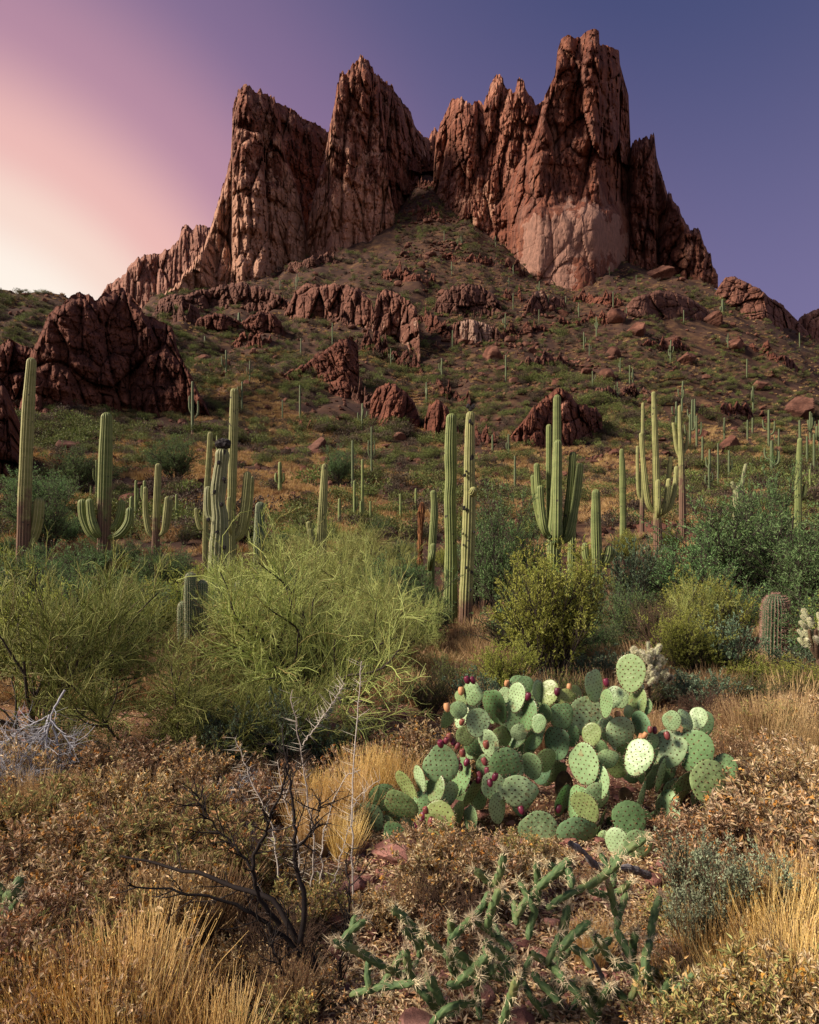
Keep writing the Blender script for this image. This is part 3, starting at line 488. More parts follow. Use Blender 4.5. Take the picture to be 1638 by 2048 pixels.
def ledge(u0, u1, v0, v1, h, seed, label, k=.6):
    h = h * 1.5
    r_ = np.random.default_rng(seed); u = np.linspace(u0, u1, 22); v = np.linspace(v0, v1, 22) + 5 * fbm(u / 30, u * 0, 3, seed); env = np.sin(np.linspace(0, pi, 22)) ** .5
    tp = [(a, b - h * e_ * (.35 + .9 * r_.uniform())) for a, b, e_ in zip(u, v, env)]
    relief('rock_outcrop', label, 'outcrop', tp, list(zip(u, v)), M['dark_rock' if seed % 3 else 'boulder'], int(60 + (u1 - u0) * .7), 36, seed, blk(k), 5, 9, .5, 2, 2, group=OG, thick=8, sink=6, fine=2.)
for a in [(455, 560, 705, 690, 22, 61, 'low dark ledge on the left middle slope below the dark broken rocks'), (700, 850, 705, 760, 40, 62, 'broken rock step running down from the banded cliff into the gully'), (640, 740, 640, 690, 26, 63, 'rock rib joining the banded cliff to the slanting rib'), (985, 1110, 690, 672, 24, 64, 'low ledge right of the streaked rock band'), (1090, 1250, 660, 650, 20, 65, 'thin ledge below the rough red crags'), (1020, 1180, 745, 735, 22, 66, 'low ledge on the slope above the candelabra saguaro'), (1270, 1400, 700, 712, 20, 67, 'low ledge crossing the upper right slope'), (1450, 1600, 700, 745, 24, 68, 'ragged ledge under the skyline shoulder slabs'), (1180, 1330, 800, 815, 22, 69, 'low ledge left of the long-armed saguaro tip'), (860, 960, 780, 830, 30, 70, 'rough rock step right of the gully bottom'), (900, 1010, 880, 905, 28, 71, 'dark rocks at the foot of the gully right of the split slab'), (690, 760, 800, 840, 34, 72, 'dark rock rib left of the leaning slabs'), (560, 660, 860, 868, 18, 73, 'low dark rocks on the lower middle slope'), (1380, 1560, 840, 850, 24, 74, 'low ledge on the right slope above the distant saguaros'), (300, 420, 640, 655, 26, 75, 'dark rocks between the big outcrop and the lichened ledge'), (760, 880, 560, 580, 26, 76, 'broken rock step at the top of the gully fan'), (980, 1060, 540, 560, 20, 77, 'small ledge left of the pale tower base'), (560, 700, 545, 530, 18, 78, 'low broken ledge under the second tower'), (800, 885, 440, 446, 22, 79, 'rock step low in the green gully'), (808, 882, 385, 388, 22, 80, 'rock step midway up the green gully'), (818, 880, 335, 338, 20, 82, 'rock step near the top of the green gully'), (830, 905, 650, 690, 34, 83, 'broken crag joining the banded cliff and the knobbly crags'), (540, 605, 615, 640, 24, 84, 'rough rock step left of the banded cliff'), (1000, 1060, 605, 612, 22, 85, 'small crag between the knobbly crags and the rough pair'), (1135, 1250, 606, 616, 20, 86, 'low rock band right of the rough pair of crags'), (880, 1000, 520, 540, 18, 88, 'low rocks under the wall of ragged pinnacles')]: ledge(*a)
def icosphere(sub):
    p = (1 + 5 ** .5) / 2
    v = norm(np.array([(-1, p, 0), (1, p, 0), (-1, -p, 0), (1, -p, 0), (0, -1, p), (0, 1, p), (0, -1, -p), (0, 1, -p), (p, 0, -1), (p, 0, 1), (-p, 0, -1), (-p, 0, 1)], float))
    f = np.array([(0, 11, 5), (0, 5, 1), (0, 1, 7), (0, 7, 10), (0, 10, 11), (1, 5, 9), (5, 11, 4), (11, 10, 2), (10, 7, 6), (7, 1, 8), (3, 9, 4), (3, 4, 2), (3, 2, 6), (3, 6, 8), (3, 8, 9), (4, 9, 5), (2, 4, 11), (6, 2, 10), (8, 6, 7), (9, 8, 1)])
    for _ in range(sub):
        e = np.sort(np.concatenate([f[:, [0, 1]], f[:, [1, 2]], f[:, [2, 0]]]), 1); ue, inv = np.unique(e, axis=0, return_inverse=True); inv = inv.ravel()
        mid = norm(v[ue].mean(1)); n = len(f); a, b, c = [inv[i * n:(i + 1) * n] + len(v) for i in range(3)]; v = np.vstack([v, mid])
        f = np.concatenate([np.stack([f[:, 0], a, c], 1), np.stack([f[:, 1], b, a], 1), np.stack([f[:, 2], c, b], 1), np.stack([a, b, c], 1)])
    return v, f
def rock_geo(seed, sub=3, mat=None, planes=9, rough=.05):
    rng = np.random.default_rng(seed); v, f = icosphere(sub); n = rdir(rng, planes); d = rng.uniform(.5, .92, planes)
    c = v @ n.T; r = np.min(np.where(c > .05, d / np.maximum(c, .05), 9), 1); r = np.minimum(r, 1.15)
    r = r + rough * (fbm(v[:, 0] * 2 + seed, v[:, 1] * 2 + v[:, 2] * 1.3, 4, seed) + .6 * fbm(v[:, 0] * 6, v[:, 2] * 6 + v[:, 1] * 3, 3, seed + 4))
    G = Geo(); P = v * r[:, None] * np.array([1, .85, .72]); P[:, 2] -= P[:, 2].min() * .55
    G.add(P, t=f, pale=0., lich=rng.choice([0, 0, .2]) * np.ones(len(v))); return G.mesh('boulder', mat or M['boulder'], smooth=False)
BO = [rock_geo(100 + i, 3) for i in range(7)]; ST = [rock_geo(200 + i, 2, M['stone'], 9) for i in range(5)]; RB = [rock_geo(300 + i, 1, M['boulder'], 9) for i in range(3)]
# hand-placed boulders: column, row of the foot, width in photo pixels, label
for u, v, wpx, lab in [(130, 566, 74, 'rounded rock knob on the left skyline between small trees'), (1345, 690, 40, 'round dark boulder alone in the upper right scrub'), (1275, 668, 46, 'flat red boulder below the long lichened slab'), (1232, 645, 50, 'blocky red boulder touching the left end of the lichened slab'), (1322, 560, 64, 'broad red boulder crowning the slope beneath the dark shoulder'), (1430, 650, 48, 'red boulder between lichened slab and skyline shoulder'),
                       (1225, 715, 34, 'angular red boulder in the middle of the right slope'), (1372, 730, 46, 'large round dark boulder on the right slope'), (1468, 700, 38, 'orange boulder on the right slope below the shoulder'), (1330, 700, 30, 'small boulder beside the round dark boulder'), (1520, 780, 34, 'weathered boulder low on the far right slope'),
                       (1210, 760, 42, 'flat-topped red boulder above the jumbled rocks'), (985, 722, 50, 'large fractured red boulder in the gully bottom'), (1005, 745, 26, 'small pinkish boulder below the fractured gully boulder'), (930, 690, 30, 'pale boulder against the streaked rock band'), (1600, 830, 70, 'dark red hump of rock at the right edge of the slope'), (1460, 900, 60, 'low dark red rock hump behind the distant saguaros'), (700, 960, 36, 'reddish boulder half hidden by shrubs on the lower slope'), (640, 905, 60, 'dark flat rock among shrubs on the lower middle slope'),
                       (145, 900, 50, 'dark boulder under the big outcrop'), (1180, 1005, 30, 'pink boulder near the foot of the slope'), (1345, 1205, 60, 'low pink boulder beside the dark twiggy shrub'), (30, 1180, 40, 'pink boulder by the leftmost saguaro'), (1065, 1050, 34, 'pink boulder left of the candelabra saguaro')]:
    p = hit(u, v)[0]; o = link('boulder', BO[random.randrange(7)]); s = wpx / FPX * p[1] / 1.9; o.location = p - np.array([0, 0, .15 * s]); o.scale = (s, s, s * random.uniform(.8, 1.1)); o.rotation_euler = (0, 0, random.uniform(0, 6)); tag(o, lab, 'boulder', 'boulders on the slopes')

# ------------------------------------------------------------------ scatter on the slopes
def scatter(name, meshes, pts, sc, label):
    for k, me in enumerate(meshes):
        sel = np.arange(len(pts)) % len(meshes) == k
        if not sel.any(): continue
        src = bpy.data.objects.new(name + '_source', me)
        m_ = bpy.data.meshes.new(name); P = pts[sel]; m_.vertices.add(len(P)); m_.vertices.foreach_set('co', P.astype(np.float32).ravel())
        for nm, val in (('sc', sc[sel]), ('rz', np.random.default_rng(k).uniform(0, 6.28, len(P)))):
            a = m_.attributes.new(nm, 'FLOAT', 'POINT'); a.data.foreach_set('value', val.astype(np.float32))
        o = link(name, m_); tag(o, label, kind='stuff')
        ng = bpy.data.node_groups.new(name, 'GeometryNodeTree'); ng.interface.new_socket('Geometry', in_out='INPUT', socket_type='NodeSocketGeometry'); ng.interface.new_socket('Geometry', in_out='OUTPUT', socket_type='NodeSocketGeometry')
        gi = N(ng, 'NodeGroupInput'); go = N(ng, 'NodeGroupOutput'); ip = N(ng, 'GeometryNodeInstanceOnPoints'); ob = N(ng, 'GeometryNodeObjectInfo'); ob.inputs['Object'].default_value = src
        A = []
        for nm in ('sc', 'rz'):
            na = N(ng, 'GeometryNodeInputNamedAttribute', data_type='FLOAT'); na.inputs['Name'].default_value = nm; A.append(na.outputs['Attribute'])
        cx = N(ng, 'ShaderNodeCombineXYZ'); ng.links.new(A[1], cx.inputs[2]); er = N(ng, 'FunctionNodeEulerToRotation'); ng.links.new(cx.outputs[0], er.inputs[0])
        L = ng.links.new; L(gi.outputs[0], ip.inputs['Points']); L(ob.outputs['Geometry'], ip.inputs['Instance']); L(er.outputs[0], ip.inputs['Rotation']); L(A[0], ip.inputs['Scale']); L(ip.outputs[0], go.inputs[0])
        o.modifiers.new('scatter', 'NODES').node_group = ng
def slope_points(n, rng, u0, u1, v0, v1, pw=1.):
    u = rng.uniform(u0, u1, n); v = v0 + (v1 - v0) * rng.uniform(0, 1, n) ** pw; p = hit(u, v, 30, 520, 500); ok = ~np.isnan(p[:, 1]); return p[ok]
def scrub_geo(seed, n, mat, size=.11, stems=24):
    rng = np.random.default_rng(seed); G = Geo(); k = 9
    lob = np.c_[rng.normal(size=(k, 2)) * .36, rng.uniform(.25, .62, k)]; lr = rng.uniform(.22, .42, k)
    i = rng.integers(0, k, n); d = rdir(rng, n); p = lob[i] + d * (lr[i] * rng.uniform(.55, 1.05, n))[:, None] * [1, 1, .85]; p[:, 2] = np.abs(p[:, 2]) + .03
    leaves(G, p, norm(d + rdir(rng, n) * .8 + [0, 0, .4]), rdir(rng, n), rng.uniform(.7, 1.4, n) * size, rng.uniform(.5, .8, n) * size * .8)
    a = rng.uniform(0, 6.28, stems); P = grow(np.zeros((stems, 3)), np.c_[np.cos(a), np.sin(a), rng.uniform(.6, 1.8, stems)], rng.uniform(.5, .9, stems), 4, rng); tubes(G, P, np.linspace(.014, .004, 4), 3, mat=1)
    return G.mesh('shrub', [mat, M['bark']], smooth=False)
SCR = [scrub_geo(400 + i, 420, M['scrub_brown' if i in (1, 4) else 'scrub']) for i in range(5)]
def tuft_geo(seed, n, mat, h=.45, w=.006, spread=.12, lean=.5):
    rng = np.random.default_rng(seed); G = Geo(); a = rng.uniform(0, 6.28, n); r = rng.uniform(0, 1, n) ** .6 * spread; s = np.c_[np.cos(a) * r, np.sin(a) * r, np.zeros(n)]
    d = np.c_[np.cos(a) * lean * rng.uniform(0, 1, n), np.sin(a) * lean * rng.uniform(0, 1, n), np.ones(n)] + rng.normal(size=(n, 3)) * .12
    P = grow(s, d, rng.uniform(.45, 1., n) * h, 4, rng, .1, -.04); tubes(G, P, np.array([1, .9, .6, .2]) * w, 3); return G.mesh('grass_clump', mat, smooth=False)
M['slope_straw'] = leafmat('slope_straw', [(.38, .24, .10), (.55, .37, .16), (.66, .48, .24)], .3, .6)
GT = [tuft_geo(500 + i, 46, M['slope_straw'], .55, .016, .34, 1.) for i in range(3)]
rs = np.random.default_rng(5)
sp1 = np.concatenate([slope_points(15000, rs, -60, 1700, 500, 1085), slope_points(1700, rs, 790, 1100, 290, 520), slope_points(1400, rs, 0, 420, 545, 900)])
dens = fbm(sp1[:, 0] / 14, sp1[:, 1] / 14, 3, 61); sp1 = sp1[(dens > -.28) & (rs.uniform(0, 1, len(sp1)) < np.clip((sp1[:, 1] - 30) / 150, .2, 1.))]
size = rs.uniform(.6, 1.75, len(sp1)) * (1 + .5 * (fbm(sp1[:, 0] / 25, sp1[:, 1] / 25, 2, 62) > .1)); order = np.argsort(-size / sp1[:, 1])
for k, i in enumerate(order[:150]):
    o = link('shrub', SCR[k % 5], None, sp1[i]); o.scale = (size[i], size[i], size[i] * rs.uniform(.75, 1.1)); o.rotation_euler[2] = rs.uniform(0, 6.28)
    tag(o, 'small olive green shrub scattered among others on the hillside', 'shrub', 'shrubs scattered over the hillside')
rest = order[150:]; scatter('scrub', SCR, sp1[rest], size[rest], 'small olive scrub covering the far hillside as one mass')
gp = np.concatenate([slope_points(17000, rs, -60, 1700, 520, 1110), slope_points(9000, rs, 380, 900, 700, 1075), slope_points(4500, rs, 60, 420, 830, 1075), slope_points(3500, rs, 1000, 1700, 850, 1050)])
gp = gp[fbm(gp[:, 0] / 11, gp[:, 1] / 11, 3, 71) > -.08]; scatter('dry_grass', GT, gp, rs.uniform(.7, 1.5, len(gp)), 'dry golden grass tufts between the hillside rocks')
rp = np.concatenate([slope_points(6500, rs, -60, 1700, 480, 1080), slope_points(2200, rs, 830, 1250, 420, 800), slope_points(2200, rs, 790, 1010, 280, 520)]); rsz = np.exp(rs.normal(-1.15, .55, len(rp))); cl = fbm(rp[:, 0] / 18, rp[:, 1] / 18, 3, 81); rsz = rsz * (.8 + 1.5 * np.clip(cl * 2.2, 0, 1) * np.clip((rp[:, 1] - 60) / 200, 0, 1))
big = np.argsort(-rsz / rp[:, 1])
for k, i in enumerate(big[:220]):
    s = rsz[i] * .9; o = link('boulder', BO[k % 7], None, rp[i] - np.array([0, 0, s * .28])); o.scale = (s * rs.uniform(.8, 1.4), s, s * rs.uniform(.6, 1.1)); o.rotation_euler = (rs.uniform(-.3, .3), rs.uniform(-.3, .3), rs.uniform(0, 6)); tag(o, 'loose red-brown rock lying among scrub on the hillside', 'boulder', 'loose rocks on the hillside')
scatter('rubble', RB, rp[big[220:]], rsz[big[220:]], 'reddish rubble strewn over the hillside')

# ------------------------------------------------------------------ saguaros
def column(geo, pts, rad, ribs=16, amp=.26, seed=0, n=40, sub=4, cork=None, wob=.10, tip=True, mat=0, dmg=0.):
    """ribbed cactus column along pts (world), rad at each control point"""
    rng = np.random.default_rng(seed); pts = np.asarray(pts, float); P = smooth_path(np.c_[pts, rad], n); c = P[:, :3]; r = P[:, 3].copy()
    L = np.r_[0, np.cumsum(np.linalg.norm(np.diff(c, axis=0), axis=1))]; r = r * (1 + wob * fbm(L / (r.mean() * 5), L * 0 + seed, 3, seed))
    r = r * (1 + dmg * fbm(L / (r.mean() * 1.6), L * 0 + seed, 3, seed + 8))
    if tip:      # dome
        q = np.clip((L[-1] - L) / (r[-1] * 1.1), 0, 1); keep = q >= 1; c0 = c[keep]; r0 = r[keep]
        if len(c0) < 2: c0 = c[:2]; r0 = r[:2]
        T = norm((c0[-1] - c0[-2])[None])[0]; a = np.linspace(0, pi / 2, 8)[1:]
        c = np.vstack([c0, c0[-1] + T * (r0[-1] * 1.1 * np.sin(a))[:, None]]); r = np.r_[r0, r0[-1] * np.maximum(np.cos(a), .02)]
    T = norm(np.gradient(c, axis=0)); ref = np.array([0, 1., 0]) if abs(T[0, 1]) < .9 else np.array([1., 0, 0]); A = norm(np.cross(T, ref)); B = np.cross(T, A)
    m = ribs * sub; th = np.arange(m) * 2 * pi / m; cr = .5 + .5 * np.cos(th * ribs); rr = 1 - amp + amp * cr ** .8
    V = c[:, None] + (r[:, None] * rr)[:, :, None] * (A[:, None] * np.cos(th)[:, None] + B[:, None] * np.sin(th)[:, None])
    k = len(c); i = np.arange(k - 1)[:, None] * m; s = np.arange(m)[None]; s2 = (s + 1) % m
    ck = np.zeros(k) if cork is None else cork(c); geo.add(V, np.stack([i + s, i + s2, i + m + s2, i + m + s], -1), mat=mat, rib=np.broadcast_to(cr, (k, m)), cork=np.broadcast_to(ck[:, None], (k, m)))
    return c, r, A, B
def saguaro(label, Y, trunk, arms=(), mat='saguaro', ribs=18, corkh=.22, group='saguaros on the flat', seed=None, name='saguaro', ballarm=None, n=44, dmg=0., sub=4):
    """trunk: [(u, v, width)...] from foot to tip; arms: (depth offset in m, [(u, v, width)...]) from joint to tip"""
    seed = int(trunk[0][0]) if seed is None else seed; W = lambda wv: wv / FPX * Y / 2
    u0, v0, w0 = trunk[0]; root = at(u0, v0, Y); gz = float(H(root[:1], root[1:2])[0]); base = np.array([root[0], Y, gz - .1])
    e = thing(name, label, 'cactus', (base[0], base[1], gz), group); org = np.array([base[0], base[1], gz])
    pts = [at(u, v, Y) for u, v, w_ in trunk]; rad = [W(w_) for *_, w_ in trunk]
    if pts[0][2] > gz + .15: pts = [base] + pts; rad = [rad[0]] + rad
    else: pts[0][2] = gz - .1
    top = pts[-1][2]; hgt = top - gz
    ck = lambda c: np.clip(1 - (c[:, 2] - gz) / (hgt * corkh * 1.6), 0, 1) * .95 if corkh else np.zeros(len(c))
    G = Geo(); column(G, np.array(pts) - org, rad, ribs, seed=seed, n=n, cork=lambda c: ck(c + org), dmg=dmg, sub=sub); link('trunk', G.mesh('trunk', M[mat]), e)
    for k, (dy, a) in enumerate(arms):
        G = Geo(); yy = [Y + dy * min(1, .35 + .65 * i) for i in range(len(a))]
        p = [at(u, v, y) for (u, v, _), y in zip(a, yy)]; p[0][1] = Y + dy * .3
        column(G, np.array(p) - org, [W(w_) * (.72 if i == 0 else 1.) for i, (*_, w_) in enumerate(a)], max(10, ribs - 4), seed=seed + k + 1, n=max(22, n // 2), sub=sub); link('arm', G.mesh('arm', M[mat]), e)
    return e, org
saguaro('tall leaning saguaro with one short arm, the leftmost on the flat', 28, [(46, 1165, 27), (48, 1060, 26), (52, 930, 25), (58, 800, 22), (64, 715, 19)], [(.25, [(56, 1095, 18), (68, 1070, 21), (76, 1035, 22), (79, 990, 20)])], 'saguaro_pale', 13, .42)
saguaro('saguaro with a tall trunk and four upcurved arms in a fan', 27, [(207, 1180, 29), (208, 1050, 27), (211, 920, 25), (214, 820, 21)], [(-.1, [(200, 1086, 15), (180, 1066, 17), (167, 1035, 17), (164, 998, 16)]), (-.3, [(203, 1076, 14), (192, 1062, 17), (183, 1035, 17), (179, 997, 15)]), (.15, [(216, 1060, 14), (233, 1050, 16), (242, 1025, 16), (244, 997, 14)]), (-.15, [(217, 1076, 14), (240, 1068, 16), (257, 1045, 17), (261, 1010, 16)])], 'saguaro', 14, .55)
saguaro('slender saguaro with narrow upright arms between the fan-armed one and the scarred one', 33, [(311, 1160, 18), (312, 1070, 16), (315, 980, 14), (317, 923, 11)], [(0, [(306, 1074, 9), (297, 1060, 11), (291, 1020, 11), (291, 973, 9)]), (-.1, [(317, 1072, 9), (327, 1062, 10), (332, 1025, 11), (335, 990, 9)]), (.3, [(318, 1070, 8), (332, 1060, 9), (339, 1030, 9), (342, 995, 8)])], 'saguaro_pale', 13, .48)
saguaro('tallest pale green saguaro rising behind the scarred grey trunk', 26, [(463, 1160, 19), (463, 1040, 17), (466, 900, 18), (469, 775, 16)], [(.1, [(468, 1078, 11), (480, 1066, 16), (489, 1010, 17), (496, 937, 15)]), (.5, [(470, 1084, 10), (488, 1062, 13), (499, 1010, 14), (503, 952, 12)]), (-.3, [(462, 1070, 8), (458, 1050, 10), (458, 1010, 10), (459, 990, 8)])], 'saguaro_pale', 13, .1)
e, org = saguaro('thick scarred grey saguaro with blackened broken crown', 22, [(433, 1185, 35), (436, 1120, 35), (440, 1040, 34), (436, 1000, 30), (440, 950, 31), (444, 920, 27), (445, 896, 25)], [(.1, [(428, 1040, 14), (418, 1030, 16), (416, 1000, 17), (417, 970, 15)])], 'saguaro_old', 13, .05, dmg=.16)
G = Geo(); rc = np.random.default_rng(3); v_, f_ = icosphere(2); v_ = v_ * (1 + .35 * fbm(v_[:, 0] * 3, v_[:, 1] * 3 + v_[:, 2] * 4, 3, 5))[:, None]; G.add((at(446, 888, 22) - org) + v_ * [.24, .22, .17], t=f_)
for hu, hv in ((441, 927), (452, 960), (433, 985), (447, 1010), (438, 1065), (452, 1095), (430, 1130), (421, 1040)): G2 = Geo(); G2.add((at(hu, hv, 22) - org) + np.array([0, -.22, 0]) + v_ * [.055, .06, .07], t=f_); link('scar', G2.mesh('scar', M['scar'], False), e)
link('broken_crown', G.mesh('broken_crown', M['scar'], False), e)
saguaro('thin saguaro with a hooked low arm left of the scarred grey trunk', 29, [(411, 1090, 12), (413, 1000, 12), (418, 920, 11), (421, 862, 10)], [(0, [(409, 1058, 8), (400, 1056, 9), (394, 1035, 9), (392, 1015, 8)])], 'saguaro_pale', 14, .2)
saguaro('stout armless young saguaro right of the scarred grey trunk', 20, [(517, 1120, 20), (518, 1070, 20), (521, 1003, 19)], (), 'saguaro_young', 18, 0)
saguaro('pale tapering saguaro with two stubby arms behind the bright palo verde', 23, [(642, 1150, 22), (644, 1060, 20), (647, 990, 16), (650, 927, 12)], [(-.1, [(638, 1094, 10), (629, 1086, 13), (622, 1072, 13), (620, 1055, 12)]), (.2, [(637, 1088, 8), (626, 1076, 10), (619, 1056, 11), (617, 1040, 10)])], 'saguaro_pale', 13, .4)
saguaro('straight deep green saguaro, left of the touching pair in the middle', 15.5, [(901, 1282, 26), (901, 1200, 27), (902, 1100, 26), (900, 1000, 23), (902, 960, 24), (901, 900, 24), (903, 825, 20)], (), 'saguaro', 14, .06, n=70)
e, org = saguaro('weathered yellowish saguaro with ragged top, right of the touching pair', 15.2, [(930, 1280, 27), (932, 1200, 28), (936, 1100, 26), (939, 1000, 24), (939, 920, 21), (940, 850, 19), (942, 822, 18)], (), 'saguaro_pale', 13, .2, n=90, dmg=.05)
G = Geo(); column(G, np.array([at(940, 990, 15.15), at(946, 984, 15.05), at(947, 975, 15.0)]) - org, [.06, .1, .085], 12, seed=4, n=14); link('arm', G.mesh('arm', M['saguaro_pale']), e)
G = Geo()
for hu, hv, s in ((935, 815, 1.4), (945, 816, 1.4), (940, 820, 1.5), (939, 845, 1.2), (944, 850, .8), (929, 952, 1.0), (931, 944, .7), (927, 1017, 1.3), (932, 1020, .9), (947, 1065, .7), (925, 1068, .7), (926, 1090, .7), (932, 1135, .8), (940, 1180, .9)): G = Geo(); G.add((at(hu, hv, 15.2) - org) + np.array([0, -.13, 0]) + v_ * [.028 * s, .04, .04 * s], t=f_); link('scar', G.mesh('scar', M['scar'], False), e)
saguaro('crooked saguaro just left of the touching pair with a small one in front', 21, [(862, 1140, 15), (866, 1070, 16), (869, 1020, 15), (866, 975, 12)], [(-.5, [(859, 1140, 11), (862, 1120, 12), (866, 1100, 11), (866, 1086, 10)])], 'saguaro', 14, 0)
e, org = saguaro('dead rust-brown saguaro stump left of the touching pair', 24, [(840, 1085, 12), (842, 1040, 12), (844, 1010, 11), (845, 1000, 7)], [(-.1, [(842, 1022, 4), (837, 1024, 3), (833, 1032, 2)])], 'dead_saguaro', 10, 0, dmg=.35)
saguaro('big candelabra saguaro with seven tight upright arms', 19.5, [(1108, 1150, 31), (1108, 1090, 30), (1112, 1000, 22), (1114, 900, 18), (1114, 787, 15)], [(.35, [(1104, 1080, 14), (1100, 1040, 14), (1098, 940, 13), (1098, 843, 11)]), (-.4, [(1112, 1088, 14), (1114, 1075, 19), (1115, 980, 18), (1116, 877, 15)]), (.1, [(1118, 1082, 12), (1130, 1068, 16), (1140, 990, 17), (1146, 902, 14)]), (-.15, [(1120, 1086, 12), (1138, 1070, 17), (1152, 1000, 17), (1161, 926, 15)]), (.2, [(1100, 1074, 11), (1086, 1050, 13), (1077, 990, 14), (1073, 925, 12)]), (-.35, [(1104, 1078, 12), (1090, 1062, 15), (1082, 1010, 15), (1080, 966, 13)]), (.4, [(1098, 1078, 10), (1082, 1050, 11), (1070, 1000, 11), (1065, 948, 9)])], 'saguaro', 14, .02)
saguaro('slim saguaro growing right behind the big candelabra', 24, [(1143, 1120, 16), (1145, 1030, 16), (1146, 985, 13)], (), 'saguaro', 12, 0)
saguaro('saguaro with two round stubby arms low on its trunk, right of the candelabra', 15, [(1193, 1215, 23), (1194, 1140, 22), (1192, 1050, 20), (1192, 973, 16)], [(.05, [(1188, 1140, 11), (1177, 1132, 14), (1171, 1110, 15), (1170, 1084, 13)]), (.0, [(1200, 1130, 11), (1210, 1124, 17), (1216, 1108, 18), (1218, 1091, 15)]), (.2, [(1200, 1128, 9), (1216, 1120, 14), (1224, 1108, 14), (1225, 1098, 12)])], 'saguaro', 14, .05)
saguaro('tall pale saguaro with five long arms on the right of the flat', 34, [(1316, 1085, 18), (1314, 1020, 17), (1311, 900, 13), (1307, 780, 9)], [(0, [(1308, 1024, 10), (1296, 1005, 12), (1288, 940, 11), (1282, 862, 9)]), (.2, [(1320, 1020, 8), (1331, 1000, 10), (1338, 950, 10), (1341, 912, 8)]), (-.1, [(1321, 1030, 9), (1340, 1012, 11), (1350, 970, 10), (1353, 932, 9)]), (-.3, [(1319, 1032, 9), (1329, 1018, 11), (1335, 985, 11), (1338, 954, 9)]), (-.45, [(1316, 1034, 8), (1317, 1020, 10), (1316, 985, 10), (1316, 956, 9)])], 'saguaro_pale', 13, .3)
saguaro('thin saguaro with low arm behind the long-armed one', 43, [(1284, 1015, 9), (1285, 900, 8), (1286, 802, 6)], [(0, [(1283, 1000, 6), (1277, 985, 7), (1275, 930, 7), (1275, 890, 6)])], 'saguaro_pale', 12, .3)
saguaro('brown-footed saguaro with one bent arm on each side near the right', 40, [(1365, 1018, 13), (1363, 930, 12), (1360, 860, 9), (1359, 808, 6)], [(.1, [(1360, 920, 6), (1353, 895, 8), (1349, 865, 7), (1346, 845, 6)]), (.1, [(1365, 910, 6), (1371, 898, 6), (1374, 880, 6), (1374, 861, 5)])], 'saguaro_pale', 12, .55)
saguaro('plain armless saguaro between the candelabra and the long-armed one', 34, [(1246, 1025, 13), (1245, 950, 12), (1243, 897, 9)], (), 'saguaro', 14, .05)
saguaro('saguaro with one stub arm at the right edge', 36, [(1596, 1040, 14), (1597, 960, 13), (1600, 875, 9)], [(0, [(1600, 998, 7), (1608, 990, 9), (1610, 978, 9), (1609, 970, 7)])], 'saguaro', 14, .1)
saguaro('broken stumpy saguaro with one tilted arm behind the mesquite', 33, [(1473, 1010, 14), (1473, 985, 13), (1474, 970, 11)], [(0, [(1474, 980, 8), (1484, 968, 8), (1488, 945, 7), (1493, 925, 6)]), (0, [(1472, 980, 8), (1466, 972, 8), (1464, 962, 7)])], 'saguaro_old', 12, .2)
